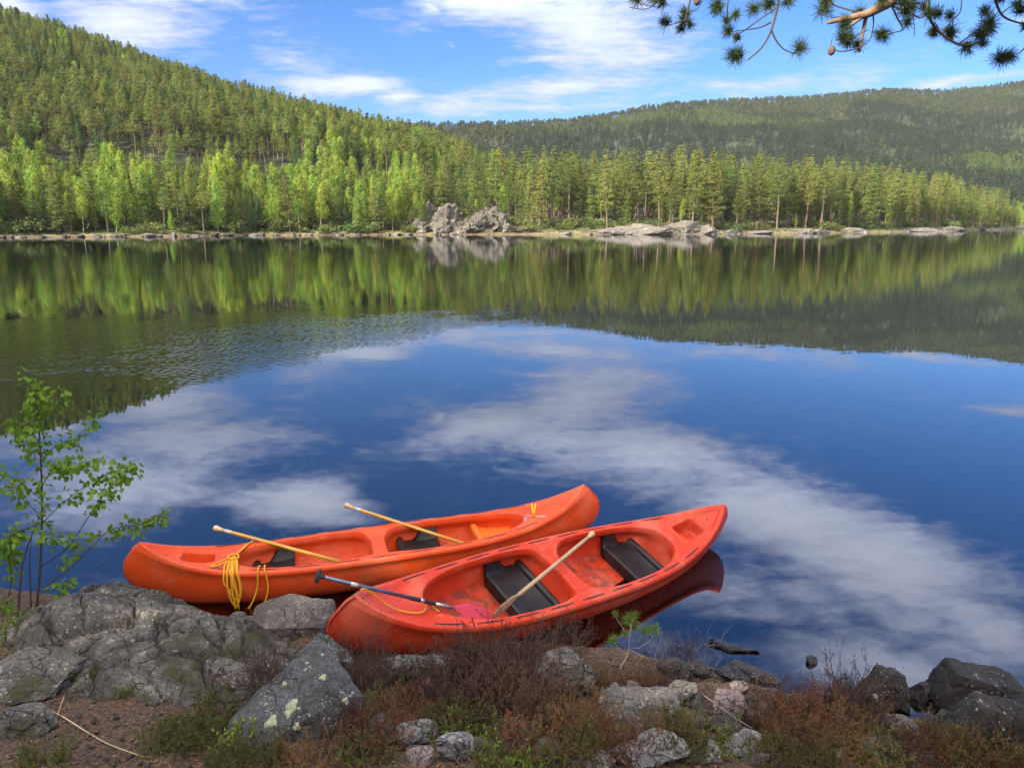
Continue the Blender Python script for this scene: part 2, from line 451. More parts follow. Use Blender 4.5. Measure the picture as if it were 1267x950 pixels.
# ------------------------------------------------------------ trees: one mesh pair (trunk, crown) per variant
def trunk_mb(H, r0, rng, top=.97, bend=.25, limbs=None, sides=6):
    b = MB()
    z = np.linspace(-.4, H * top, 9); f = np.clip(z / H, 0, 1)
    x = np.cumsum(rng.normal(0, bend, 9)) * .35; yv = np.cumsum(rng.normal(0, bend, 9)) * .35
    x -= x[0]; yv -= yv[0]
    b.tube(np.stack([x, yv, z], 1), r0 * (1 - f) ** .8 + .02, sides, cap=False)
    ax_ = lambda zz: np.array([np.interp(zz, z, x), np.interp(zz, z, yv), zz])
    return b, ax_

def make_pine(seed, H=24, base=.42, dense=1.0, R=None):
    rng = np.random.default_rng(seed)
    tb, axis = trunk_mb(H, .0135 * H, rng)
    R = R or .122 * H
    C = []; A = []
    nw = int(15 * dense)
    for k in range(nw + 3):
        dead = k < 3
        t = (k - 3 + rng.uniform(-.3, .3)) / nw if not dead else -rng.uniform(.05, .35)
        z = H * (base + (1 - base) * np.clip(t, -.6, 1) * .97)
        if dead: z = H * base * rng.uniform(.6, .98)
        prof = (1 - max(t, 0)) ** .92 * (.80 + .60 * min(max(t, 0) / .25, 1)) if not dead else .5
        nb = rng.integers(3, 6) if not dead else 1
        a0 = rng.uniform(0, 6.28)
        for j in range(nb):
            az = a0 + j * 6.28 / nb + rng.normal(0, .25)
            ln = R * prof * rng.uniform(.65, 1.15)
            rise = rng.uniform(-.12, .3) + .25 * max(t, 0)
            d = np.array([math.cos(az), math.sin(az), rise])
            p0 = axis(z)
            tb.tube([p0, p0 + d * ln * .5, p0 + d * ln + np.array([0, 0, ln * .06])], [.035 + .016 * ln, .03 + .006 * ln, .02], 3, cap=False)
            if dead: continue
            for q in np.linspace(.38, 1.0, max(2, int(2 + ln * 1.0))):
                C.append(p0 + d * ln * q + np.array([0, 0, ln * .06 * q])); A.append(.32 + .12 * ln)
    C.append(axis(H * .985)); A.append(.3)
    C = np.array(C); A = np.array(A)
    n = 16
    P = np.repeat(C, n, 0) + rng.normal(size=(len(C) * n, 3)) * np.repeat(A, n)[:, None] * np.array([.70, .70, .34])
    cb = MB(); cb.add(*cards(P, .46, .19, rng, up=.35))
    return tb, cb

def make_spruce(seed, H=20, base=.06):
    rng = np.random.default_rng(seed)
    tb, axis = trunk_mb(H, .012 * H, rng, bend=.06)
    C = []; A = []
    nw = 24
    for k in range(nw):
        t = (k + rng.uniform(-.3, .3)) / nw
        z = H * (base + (1 - base) * t)
        ln0 = .16 * H * (1 - t) ** .85 + .12
        nb = 6; a0 = rng.uniform(0, 6.28)
        for j in range(nb):
            az = a0 + j * 6.28 / nb + rng.normal(0, .2); ln = ln0 * rng.uniform(.6, 1.15)
            d = np.array([math.cos(az), math.sin(az), -.28 - .15 * (1 - t)])
            p0 = axis(z)
            for q in np.linspace(.2, 1, max(2, int(1 + ln * 1.7))):
                C.append(p0 + d * ln * q + np.array([0, 0, .12 * ln * q * q])); A.append(.26)
    C = np.array(C); A = np.array(A); n = 7
    P = np.repeat(C, n, 0) + rng.normal(size=(len(C) * n, 3)) * np.repeat(A, n)[:, None] * np.array([1, 1, .6])
    cb = MB(); cb.add(*cards(P, .6, .24, rng, up=-.35))
    return tb, cb

def make_birch(seed, H=17, base=.12, wide=.13):
    rng = np.random.default_rng(seed)
    tb, axis = trunk_mb(H, .0075 * H, rng, bend=.2)
    C = []; A = []
    for k in range(150):
        t = rng.beta(1.15, 1.25)
        z = H * (base + (1 - base) * t)
        ln = wide * H * ((1 - t) ** .62 * (.40 + .80 * min(1, t / .22))) * rng.uniform(.25, 1.08)
        az = rng.uniform(0, 6.28)
        p0 = axis(z - ln * .5); p = axis(z) + np.array([math.cos(az) * ln, math.sin(az) * ln, 0])
        if k % 3 == 0: tb.tube([p0, (p0 + p) / 2 + np.array([0, 0, .1]), p], [.03, .025, .012], 3, cap=False)
        C.append(p); A.append(rng.uniform(.28, .6))
    C.append(axis(H * .97)); A.append(.25); C.append(axis(H * .93)); A.append(.35)
    C = np.array(C); A = np.array(A); n = 23
    P = np.repeat(C, n, 0) + rng.normal(size=(len(C) * n, 3)) * np.repeat(A, n)[:, None] * np.array([.8, .8, 1.05])
    cb = MB(); cb.add(*cards(P, .34, .23, rng, up=-.2))
    return tb, cb

def make_small(seed, H, kind):
    """simple tree for the far hills, a few pixels tall in the picture"""
    rng = np.random.default_rng(seed)
    tb, axis = trunk_mb(H, .013 * H, rng, bend=.05, sides=4)
    n = 190
    if kind == 'spruce':
        t = rng.uniform(0, 1, n) ** 1.25; r = .17 * H * (1 - t) ** .8 * np.sqrt(rng.uniform(.1, 1, n)); z = H * (.08 + .92 * t)
    elif kind == 'pine':
        t = rng.uniform(0, 1, n); r = .15 * H * np.sin(np.pi * (.12 + .86 * t)) ** .6 * np.sqrt(rng.uniform(.1, 1, n)); z = H * (.42 + .57 * t)
    else:
        t = rng.uniform(0, 1, n); r = .17 * H * np.sin(np.pi * (.12 + .86 * t)) ** .6 * np.sqrt(rng.uniform(.1, 1, n)); z = H * (.12 + .87 * t)
    a = rng.uniform(0, 6.28, n)
    P = np.stack([r * np.cos(a), r * np.sin(a), z], 1)
    cb = MB(); cb.add(*cards(P, .085 * H, .05 * H, rng, up=-.3 if kind == 'spruce' else .1))
    return tb, cb

KINDS = {
    'pine_tree': dict(make=[lambda s=s: make_pine(100 + s, 24, [.2, .34, .16, .26, .44, .22, .14, .55, .62][s], [1.2, .95, 1.3, 1.1, .85, 1.2, 1.3, .75, .7][s]) for s in range(9)], bark='pine_bark', leaf='pine_leaf', H=24),
    'spruce_tree': dict(make=[lambda s=s: make_spruce(200 + s, 20, [.05, .1, .18][s]) for s in range(3)], bark='spruce_bark', leaf='spruce_leaf', H=20),
    'birch_tree': dict(make=[lambda s=s: make_birch(300 + s, 17, [.1, .16, .22, .12, .3][s], [.12, .14, .12, .105, .13][s]) for s in range(5)], bark='birch_bark', leaf='birch_leaf', H=17),
}
for k, K in KINDS.items():
    K['var'] = []
    for fn in K['make']:
        tb, cb = fn()
        tm = tb.mesh('trunk', M[K['bark']]); cm = cb.mesh('crown', M[K['leaf']], smooth=False)
        jb = MB()                                               # both in one mesh for the copies too small to show parts
        for src, mi in ((tb, 0), (cb, 1)):
            off = jb.nv; jb.v += src.v; jb.nv += src.nv
            for f in src.f: jb.f.append(f + off); jb.m.append(np.full(len(f), mi))
        jm = jb.mesh(k, [M[K['bark']], M[K['leaf']]], smooth=False)
        K['var'].append((tm, cm, jm))

rs = np.random.default_rng(77)
def sample_sector(n, pa, pb, d0, d1, from_shore=True):
    """random ground points of even density in a sector of the hillside"""
    a0, a1 = ax(pa), ax(pb); out = []
    a = rs.uniform(a0, a1, n * 4); s = ti(SHORE, a)
    y0 = s + d0; y1 = s + d1 if not callable(d1) else d1(a)
    y = np.sqrt(rs.uniform(0, 1, len(a)) * (np.maximum(y1, y0 + 1) ** 2 - y0 ** 2) + y0 ** 2)
    w = (y1 ** 2 - y0 ** 2); keep = rs.uniform(0, w.max(), len(a)) < w
    a, y = a[keep][:n], y[keep][:n]
    return np.stack([a * y, y], 1)

def thin(P, dist):
    """drop points closer than dist to an earlier one"""
    cell = {}; keep = []
    for i, (x, y) in enumerate(P):
        c = (int(x // dist), int(y // dist)); ok = True
        for u in (-1, 0, 1):
            for v in (-1, 0, 1):
                for j in cell.get((c[0] + u, c[1] + v), ()):
                    if (P[j][0] - x) ** 2 + (P[j][1] - y) ** 2 < dist * dist: ok = False; break
        if ok: cell.setdefault(c, []).append(i); keep.append(i)
    return P[keep]

def area_count(pa, pb, y0, y1, per): return int((ax(pb) - ax(pa)) * (y1 * y1 - y0 * y0) / 2 / per)

trees = {'pine_tree': [], 'spruce_tree': [], 'birch_tree': []}   # (x, y, height)
def spread(P, mixd, hfun):
    for x, y in P:
        u = rs.uniform(); c = 0
        a = x / y; d = y - ti(SHORE, a); pxc = a * 970 + 633.5
        for kind, pr in mixd(pxc, d).items():
            c += pr
            if u < c:
                v = rs.integers(0, 7 if kind == 'pine_tree' else len(KINDS[kind]['make']))
                if kind == 'pine_tree' and pxc < 640 and d > 85 and rs.uniform() < (.95 if d < 190 else .45): v = rs.integers(7, 9)
                trees[kind].append((x, y, hfun(kind, pxc, d) * (rs.uniform(.72, 1.20) if rs.uniform() < .82 else rs.uniform(.42, .8)), v)); break

# birch belt along the left shore
def mix_belt(px, d):
    if d < 14: return {'birch_tree': .42, 'pine_tree': .40, 'spruce_tree': .10}
    return {'birch_tree': .62, 'pine_tree': .22, 'spruce_tree': .16}
def h_belt(k, px, d):
    return {'birch_tree': 16.5 + 2 * math.sin(px * .05), 'pine_tree': 16.5, 'spruce_tree': 13}[k]
P = thin(sample_sector(area_count(-260, 520, 235, 310, 11), -260, 525, 3.5, 74), 2.4)
spread(P, mix_belt, h_belt)
# pine slope above it, up and over the ridge
def mix_slope(px, d):
    if px > 380 and d < 150 and rs.uniform() < .35: return {'birch_tree': 1.0}
    return {'pine_tree': .80, 'spruce_tree': .16, 'birch_tree': .04}
def h_slope(k, px, d): return {'birch_tree': 15, 'pine_tree': 18.0 - 2.6 * min(1, max(0, d - 150) / 300), 'spruce_tree': 17}[k]
P = thin(sample_sector(area_count(-330, 660, 335, 700, 12), -330, 660, 90, lambda a: ti(RY, a) + 35), 2.55)
spread(P, mix_slope, h_slope)
# the wooded point
def mix_point(px, d):
    if px < 640: return {'pine_tree': .74, 'birch_tree': .18, 'spruce_tree': .08}
    return {'pine_tree': .88, 'birch_tree': .07, 'spruce_tree': .05}
def h_point(k, px, d):
    big = np.interp(px, [500, 640, 760, 1000, 1240], [19, 25, 26.5, 26, 23])
    return {'birch_tree': 13, 'pine_tree': big, 'spruce_tree': big * .72}[k]
P = sample_sector(area_count(500, 1240, 290, 410, 23), 500, 1242, 9, 118)
keep = [not (505 < (p[0] / p[1]) * 970 + 633.5 < 632 and p[1] - ti(SHORE, p[0] / p[1]) < 20) for p in P]
P = P[keep]; P = P[[mnoise.noise(Vector((p[0] / 15, p[1] / 15, 2.7))) > -.22 for p in P]]
P = thin(P, 3.3)
spread(P, mix_point, h_point)
# low trees at the head of the lake
P = thin(sample_sector(520, 1180, 1560, 6, 130), 4)
spread(P, lambda px, d: {'birch_tree': .6, 'pine_tree': .22, 'spruce_tree': .18}, lambda k, px, d: {'birch_tree': 14, 'pine_tree': 18, 'spruce_tree': 15}[k])

def place_label(kind, px, d, h):
    nm = {'pine_tree': 'pine', 'spruce_tree': 'dark spruce', 'birch_tree': 'bright green birch'}[kind]
    size = 'tall' if h > {'pine_tree': 23, 'spruce_tree': 15, 'birch_tree': 16.5}[kind] else 'smaller'
    if px < 260: w = 'in the left shore belt under the steep slope'
    elif px < 505: w = 'on the far shore left of the rocky bluff'
    elif px < 645: w = 'on the rocky bluff at the far waterline'
    elif px < 900: w = 'on the wooded point behind the pale sloping shore rock'
    elif px < 1130: w = 'on the wooded point right of the pale shore rock'
    else: w = 'near the tip of the wooded point at the right edge'
    if d > 80 and px < 645: w = 'on the steep slope above the belt of birches'
    return f'{size} {nm} {w}'

def scatter(name, pts, idx, scl, protos, label, cat):
    """one stuff object: points carrying tree meshes through a geometry-nodes tree"""
    me = bpy.data.meshes.new(name); n = len(pts)
    me.vertices.add(n); me.vertices.foreach_set('co', np.asarray(pts, np.float32).ravel())
    at = me.attributes.new('tree_index', 'INT', 'POINT'); at.data.foreach_set('value', np.asarray(idx, np.int32))
    at = me.attributes.new('tree_scale', 'FLOAT_VECTOR', 'POINT'); at.data.foreach_set('vector', np.asarray(scl, np.float32).ravel())
    at = me.attributes.new('tree_turn', 'FLOAT_VECTOR', 'POINT')
    rot = rs.normal(0, .03, (n, 3)).astype(np.float32); rot[:, 2] = rs.uniform(0, 6.28, n); at.data.foreach_set('vector', rot.ravel())
    o = link_mesh(name, me)
    g = bpy.data.node_groups.new(name, 'GeometryNodeTree')
    g.interface.new_socket('Geometry', in_out='INPUT', socket_type='NodeSocketGeometry')
    g.interface.new_socket('Geometry', in_out='OUTPUT', socket_type='NodeSocketGeometry')
    gi = g.nodes.new('NodeGroupInput'); go = g.nodes.new('NodeGroupOutput')
    ip = g.nodes.new('GeometryNodeInstanceOnPoints'); jn = g.nodes.new('GeometryNodeJoinGeometry')
    for p in protos:
        oi = g.nodes.new('GeometryNodeObjectInfo'); oi.inputs['Object'].default_value = p
        oi.inputs['As Instance'].default_value = True
        g.links.new(oi.outputs['Geometry'], jn.inputs[0])
    def attr(nm, ty):
        nd = g.nodes.new('GeometryNodeInputNamedAttribute'); nd.data_type = ty; nd.inputs['Name'].default_value = nm
        return nd.outputs[0]
    e2r = g.nodes.new('FunctionNodeEulerToRotation'); g.links.new(attr('tree_turn', 'FLOAT_VECTOR'), e2r.inputs[0])
    g.links.new(gi.outputs[0], ip.inputs['Points']); g.links.new(jn.outputs[0], ip.inputs['Instance'])
    ip.inputs['Pick Instance'].default_value = True
    g.links.new(attr('tree_index', 'INT'), ip.inputs['Instance Index'])
    g.links.new(e2r.outputs[0], ip.inputs['Rotation']); g.links.new(attr('tree_scale', 'FLOAT_VECTOR'), ip.inputs['Scale'])
    g.links.new(ip.outputs[0], go.inputs[0])
    o.modifiers.new('scatter', 'NODES').node_group = g
    return tag(o, label, cat, kind='stuff')

N_PARTS, N_EACH = 110, {'pine_tree': 290, 'spruce_tree': 120, 'birch_tree': 290}
for kind, lst in trees.items():
    K = KINDS[kind]
    arr = np.array(lst)
    pxs = arr[:, 0] / arr[:, 1] * 970 + 633.5
    inside = (pxs > -5) & (pxs < 1272)
    order = np.argsort(np.where(inside, arr[:, 1] / arr[:, 2], 1e6 + arr[:, 1]))    # largest in view first
    nind = N_EACH[kind]
    Z = near_height(arr[:, 0], arr[:, 1])
    d_ = arr[:, 1] - ti(SHORE, arr[:, 0] / arr[:, 1])
    grp = {'pine_tree': 'pines along the far shore', 'spruce_tree': 'spruces along the far shore', 'birch_tree': 'birches along the far shore'}[kind]
    protos = {}
    for v_ in range(len(K['var'])):                              # make sure each variant has one single-mesh tree in view
        c_ = [q for q in order[N_PARTS:] if int(arr[q, 3]) == v_ and inside[q]]
        if c_ and not any(int(arr[q, 3]) == v_ for q in order[N_PARTS:nind]):
            order = np.concatenate([order[:nind - 1], [c_[0]], [order[nind - 1]], [q for q in order[nind:] if q != c_[0]]]).astype(int); nind += 1
    for r_, i in enumerate(order[:nind]):
        x, y, h, v = arr[i]; v = int(v); s = h / K['H']
        tm, cm, jm = K['var'][v]
        rot = (rs.normal(0, .03), rs.normal(0, .03), rs.uniform(0, 6.28)); wd = s * rs.uniform(.9, 1.2)
        if r_ < N_PARTS:
            o = empty(kind, (x, y, Z[i]), rot); o.scale = (wd, wd, s)
            link_mesh('trunk', tm, o); link_mesh('crown', cm, o)
        else:
            o = link_mesh(kind, jm, None, (x, y, Z[i]), rot); o.scale = (wd, wd, s)
            protos.setdefault(v, o)
        tag(o, place_label(kind, pxs[i], d_[i], h), kind.replace('_', ' '), grp)
    rest = order[nind:]
    kv = sorted(protos); pl_ = [protos[v] for v in kv][::-1]           # joined instances come out last first
    ridx = np.array([kv.index(int(v)) if int(v) in kv else rs.integers(0, len(kv)) for v in arr[rest, 3]])
    s = arr[rest, 2] / K['H']; w_ = s * rs.uniform(.9, 1.25, len(s))
    scatter({'pine_tree': 'pine_forest', 'spruce_tree': 'spruce_forest', 'birch_tree': 'birch_forest'}[kind],
            np.stack([arr[rest, 0], arr[rest, 1], Z[rest]], 1), ridx, np.stack([w_, w_, s], 1), pl_,
            {'pine_tree': 'dense olive pine forest covering the steep hillside on the left', 'spruce_tree': 'dark spruces scattered through the hillside pine forest',
             'birch_tree': 'pale green birches scattered deep in the hillside forest'}[kind], 'forest')

M['far_birch'] = foliage('far_birch_leaves', (.10, .145, .035), (.07, .10, .03), .3)
M['far_pine'] = foliage('far_pine_needles', (.075, .090, .034), (.05, .066, .028), .25)
# far hills: three simple trees stand at their foot, the rest is one far-off wood
SM = {'spruce': make_small(401, 17, 'spruce'), 'pine': make_small(402, 15, 'pine'), 'birch': make_small(403, 13, 'birch')}
far_protos = []
for k, (lf, px, y) in {'spruce': ('far_leaf', 1120, 700), 'pine': ('far_pine', 1160, 720), 'birch': ('far_birch', 1200, 735)}.items():
    tb, cb = SM[k]; jb = MB()
    for src, mi in ((tb, 0), (cb, 1)):
        off = jb.nv; jb.v += src.v; jb.nv += src.nv
        for f in src.f: jb.f.append(f + off); jb.m.append(np.full(len(f), mi))
    o = jb.build(k + '_tree', [M['spruce_bark' if k == 'spruce' else 'pine_bark'], M[lf]], smooth=False)
    x = ax(px) * y; o.location = (x, y, float(np.ravel(far_height(np.array([x]), np.array([float(y)])))[0]))
    tag(o, f'{ {"spruce": "dark spruce", "pine": "olive pine", "birch": "bright birch"}[k]} at the foot of the far hill behind the point', k + ' tree')
    far_protos.append(o)
nF = 33000
a = rs.uniform(ax(430), ax(1420), nF * 2); ryy = ti(FY, a)
y = np.sqrt(rs.uniform(0, 1, nF * 2) * ((ryy * 1.06) ** 2 - 680. ** 2) + 680. ** 2)
w = (ryy * 1.06) ** 2; kp = rs.uniform(0, w.max(), len(a)) < w
a, y = a[kp][:nF], y[kp][:nF]
x = a * y; z = far_height(x, y); t = (y - 640) / (ti(FY, a) - 640); pxs = a * 970 + 633.5
zone = np.array([fbm((xx / 260, yy / 330, 9.1), 4) for xx, yy in zip(x, y)])
idx = np.zeros(len(x), int)                                     # spruce on the slope
idx[(t > .80 + .18 * zone)] = 1                                 # open pine on the tops
br = (zone + rs.normal(size=len(x)) * .12 > .44) | ((pxs + zone * 220 + rs.normal(size=len(x)) * 28 > 1165) & (t + zone * .2 < .40) & (zone > -.12)) | (rs.uniform(size=len(x)) < .025)
idx[br & (t < .95)] = 2
s = rs.uniform(.52, .88, len(x))
idx = 2 - idx
scatter('far_forest', np.stack([x, y, z - .3], 1), idx, np.stack([s * 1.35, s * 1.35, s], 1), far_protos,
        'far-off dark conifer forest covering the hills behind the wooded point', 'forest')
# ------------------------------------------------------------ the near bank
BX = np.array([-40, -14, -9, -5.1, -3.6, -2.2, -.6, .85, 1.6, 2.2, 2.7, 3.5, 4.2, 5, 7, 14, 40])
BY = np.array([14, 10.5, 8.6, 7.7, 7.25, 6.95, 6.9, 6.75, 6.25, 5.98, 5.85, 5.62, 5.72, 5.95, 6.1, 5.2, 2])
def bank_z(x, y):
    x = np.asarray(x, float); y = np.asarray(y, float)
    d = np.interp(x, BX, BY) - y
    sl = np.interp(x, [-6, -2.5, 0, 3, 6], [.27, .22, .23, .20, .2])
    up = .02 + .13 * np.clip(d / .35, 0, 1) ** .7 + sl * np.clip(d - .15, 0, 7.5) + .42 * np.clip(d - 7.6, 0, 40)
    return np.where(d > 0, up, np.maximum(.02 + d * .30, -2.2 + d * .01))
def bank_h(x, y):
    """ground height with lumps"""
    x = np.atleast_1d(np.asarray(x, float)); y = np.atleast_1d(np.asarray(y, float))
    z = bank_z(x, y)
    n = np.array([fbm((a * 1.3, b * 1.3, .5), 5) for a, b in zip(x.ravel(), y.ravel())]).reshape(x.shape)
    return z + n * .075
def gh(x, y): return float(bank_h(x, y)[0])

def bank_mat():
    m, t, b, out = new_mat('bank_soil')
    geo = t.add('ShaderNodeNewGeometry').outputs['Position']
    s = t.add('ShaderNodeSeparateXYZ'); t.l.new(geo, s.inputs[0])
    n = t.noise(geo, 1.8, 6, .6); f = t.noise(geo, 26, 5, .7); g2 = t.noise(t.vmath('ADD', geo, (5, 2, 1)), 1.1, 4, .6)
    v = t.voro(geo, 55)
    c = t.mix(t.ramp(f, .33, .66), (.036, .024, .017, 1), (.135, .082, .050, 1))
    c = t.mix(t.ramp(n, .54, .70), c, t.mix(f, (.03, .022, .016, 1), (.085, .07, .058, 1)))
    c = t.mix(t.math('MULTIPLY', t.ramp(g2, .56, .68), .75), c, t.mix(f, (.05, .055, .014, 1), (.105, .11, .03, 1)))
    c = t.mix(t.ramp(v, .0, .22, .55, 0), c, (.16, .12, .085, 1))
    c = t.mix(t.ramp(s.outputs[2], -.15, .06), (.035, .02, .014, 1), c)
    t.put(b.inputs['Base Color'], c); b.inputs['Roughness'].default_value = .93
    t.put(b.inputs['Normal'], t.bump(t.math('ADD', f, t.math('MULTIPLY', v, -.6)), .9, .03))
    return m
M['bank'] = bank_mat()
xs = np.concatenate([np.linspace(-40, -7, 34)[:-1], np.linspace(-7, 7, 360), np.linspace(7, 40, 34)[1:]])
ys = np.concatenate([np.linspace(-45, 2.6, 40)[:-1], np.linspace(2.6, 8.6, 170), np.linspace(8.6, 16, 12)[1:]])
gx, gy = np.meshgrid(xs, ys, indexing='ij')
gz = bank_h(gx, gy)
fine = np.array([fbm((a * 9, b * 9, 4.5), 3) for a, b in zip(gx.ravel(), gy.ravel())]).reshape(gx.shape)
gz = gz + fine * .014
i, k = np.meshgrid(np.arange(len(xs) - 1), np.arange(len(ys) - 1), indexing='ij'); q = i * len(ys) + k
gb = MB(); gb.add(np.stack([gx, gy, gz], -1).reshape(-1, 3), np.stack([q, q + len(ys), q + len(ys) + 1, q + 1], -1).reshape(-1, 4))
tag(gb.build('ground', M['bank']), kind='structure')

# ------------------------------------------------------------ canoes
CL, CB = 5.05, 0.515
def hb(x): return max(CB * max(1 - min(1, abs(x) / (CL / 2)) ** 2.67, 0) ** .73, .014)
def sheer(x): return .373 + .363 * min(1, abs(x) / (CL / 2)) ** 4.6
def keel(x): return -.085 + .10 * min(1, abs(x) / (CL / 2)) ** 8
QP = .85
def inner(x, z):
    s = min(1, abs(x) / (CL / 2)); f = min(1, max(0, (sheer(x) - z) / (sheer(x) - keel(x))))
    sn = f ** (1 / QP); p = .48 + .5 * s ** 3
    return max(hb(x) * max(1 - sn * sn, 0) ** (p / 2) - .022, .004)
XM = .015
def sstep(a, b, v):
    t = min(1, max(0, (v - a) / (b - a))); return t * t * (3 - 2 * t)
def deck_z(x, y):
    b = hb(x); e = min(1, abs(y) / b); s = abs(x) / (CL / 2)
    z = sheer(x) - .016 * math.exp(-(b - abs(y)) / .012)
    if abs(x - XM) < .3:
        z -= .055 * sstep(0, .16, b - .11 - abs(y)) * (1 - sstep(.14, .3, abs(x - XM)))
    z -= .020 * sstep(.055, .085, b - abs(y)) * sstep(.62, .70, s) * (1 - sstep(.94, .99, s))
    z -= .035 * (1 - e * e) * sstep(.66, .8, s) * (1 - sstep(.9, 1, s))
    return z

def spow(v, p): return math.copysign(abs(v) ** p, v)
def cockpit(mb, lo, hi, rlo, rhi, nlo, nhi, tray=None, NF=112):
    """deck patch between rlo..rhi with an opening lo..hi and its well"""
    xc, hx = (lo + hi) / 2, (hi - lo) / 2; mid, HX = (rlo + rhi) / 2, (rhi - rlo) / 2
    rim = .085
    ring = []
    def opening(f, run=0.0, inset=0.0):
        c, s = math.cos(f), math.sin(f); n = nlo if c < 0 else nhi
        x = xc + spow(c, 2 / n) * (hx - run)
        sy = spow(s, 2 / n)
        return x, sy
    for w in (0, .03, .08, .18, .4, .65, .85, .94, 1.0):
        row = []
        for k in range(NF):
            f = 2 * math.pi * k / NF; c, s = math.cos(f), math.sin(f); g = max(abs(c), abs(s))
            xo = mid + HX * c / g; eo = s / g
            xi, sy = opening(f); ei = sy * ((tray if tray else hb(xi) - rim) / hb(xi))
            x = xo + (xi - xo) * w; e = eo + (ei - eo) * w
            y = e * hb(x)
            z = deck_z(x, y) + (.022 * sstep(.55, .9, w) if tray else 0) - (.006 if w == 1.0 else 0)
            row.append((x, y, z))
        ring.append(row)
    lip = ring[-1]
    if tray:
        lev = [(.012, .004), (.03, .008), (.10, .013), (.19, .022)]
    else:
        lev = [(.014, .006), (.04, .012), (.075, .018)]
    for dz, run in lev:
        row = []
        for k in range(NF):
            f = 2 * math.pi * k / NF; x, sy = opening(f, run)
            y = sy * ((tray if tray else hb(x) - rim) - run * .7)
            row.append((x, y, lip[k][2] - dz))
        ring.append(row)
    if not tray:
        zf = .0
        for fr, run in ((.16, .024), (.3, .036), (.5, .055), (.7, .075), (.86, .095), (.96, .12), (1.0, .17)):
            row = []
            for k in range(NF):
                f = 2 * math.pi * k / NF; x, sy = opening(f, run)
                zt = lip[k][2] - .075; z = zt + (zf - zt) * fr
                # a wall on the hull side, a sloping face at the ends
                row.append((x, sy * inner(x, z + .012) * (.985 if fr == 1 else 1), z))
            ring.append(row)
    last = ring[-1]
    for g in (.66, .33, .0):
        ring.append([(x, y * g, z + (0 if tray else .0)) for x, y, z in last])
    V = np.array(ring).reshape(-1, 3); nr = len(ring)
    F = []
    for r in range(nr - 1):
        for k in range(NF):
            k2 = (k + 1) % NF; F.append((r * NF + k, r * NF + k2, (r + 1) * NF + k2, (r + 1) * NF + k))
    mb.add(V, np.array(F))

def make_hull(mats):
    mb = MB()
    # outside, from one gunwale round the keel to the other
    ev = lambda v: np.interp(v, [0, .032, .06, .10, .16, .24, .34, .48, .62, .76, .88, 1], [1, 1, 1.018, 1.032, 1.048, 1.063, 1.073, 1.075, 1.06, 1.025, .97, .88])
    nv = 20; vs = np.linspace(0, 1, nv)
    S = np.sign(np.linspace(-1, 1, 171)) * np.abs(np.linspace(-1, 1, 171)) ** .8
    rows = []
    for s in S:
        x0 = s * CL / 2; b, sh, kl = hb(x0), sheer(x0), keel(x0); side = []
        lipw = .010 * (1 - abs(s) ** 8)
        side += [(b, sh - .016, 0), (b + lipw * .6, sh - .026, .02), (b + lipw, sh - .045, .05), (b + lipw * .7, sh - .058, .07), (b - .002, sh - .066, .085)]
        for v in vs[1:]:
            th = (.09 + .91 * v) * math.pi / 2; p = .48 + .5 * abs(s) ** 3
            side.append((b * max(math.cos(th), 0) ** p - .002, sh - (sh - kl) * math.sin(th) ** QP, v))
        pts = []
        for sg in (1, -1):
            col = [(x0 * (1 + (ev((sh - z) / (sh - kl)) - 1) * abs(s) ** 7), sg * max(y, .006 if abs(s) > .97 else 0), z) for y, z, v in side]
            pts += col if sg == 1 else col[::-1][1:]
        rows.append(pts)
    nr, nc = len(rows), len(rows[0])
    V = np.array(rows).reshape(-1, 3)
    i, k = np.meshgrid(np.arange(nr - 1), np.arange(nc - 1), indexing='ij'); q = i * nc + k
    mb.add(V, np.stack([q, q + 1, q + nc + 1, q + nc], -1).reshape(-1, 4))
    for r in (0, nr - 1):                                       # close the stems
        b0 = r * nc; half = nc // 2
        F = [(b0 + j, b0 + j + 1, b0 + nc - 2 - j, b0 + nc - 1 - j) for j in range(half - 1)]
        mb.f.append(np.array(F)); mb.m.append(np.zeros(len(F), int))
    # deck
    cockpit(mb, -1.74, -.065, -1.95, XM, 2.7, 4.6)
    cockpit(mb, .095, 1.60, XM, 1.69, 4.6, 3.0)
    cockpit(mb, 1.79, 2.13, 1.69, 2.2, 5, 5, tray=.13)
    NQ = 28; E = [math.tan((k - NQ // 2) / (NQ // 2) * math.pi / 4) for k in range(NQ + 1)]
    for x0, x1, ny in ((-CL / 2, -1.95, 28), (2.2, CL / 2, 20)):
        X = np.linspace(x0, x1, ny + 1)
        V = [(x, e * hb(x), deck_z(x, e * hb(x))) for x in X for e in E]
        n1 = NQ + 1
        F = [(a * n1 + c, (a + 1) * n1 + c, (a + 1) * n1 + c + 1, a * n1 + c + 1) for a in range(ny) for c in range(NQ)]
        mb.add(V, np.array(F))
    # dark slots moulded into both rails, and a drain eye at each tip
    for sg in (-1, 1):
        for j in range(9):
            xa = -1.84 + j * .42; V = []
            for q in range(9):
                x = xa + .30 * q / 8; yc = sg * (hb(x) - .048); tp = .0085 * math.sin(math.pi * min(1, max(0, (q + .6) / 9.2))) ** .4
                for o in (-1, 1): V.append((x, yc + o * tp, deck_z(x, yc) + .0035))
            mb.add(V, np.array([(2 * q, 2 * q + 2, 2 * q + 3, 2 * q + 1) for q in range(8)]), 1)
    for x in (-CL / 2 + .09, CL / 2 - .09, 2.28):
        n = 10; V = [(x + .013 * math.cos(6.283 * k / n), .010 * math.sin(6.283 * k / n), deck_z(x, 0) + .003) for k in range(n)]
        mb.add(V, np.array([list(range(n))]), 1)
    return mb

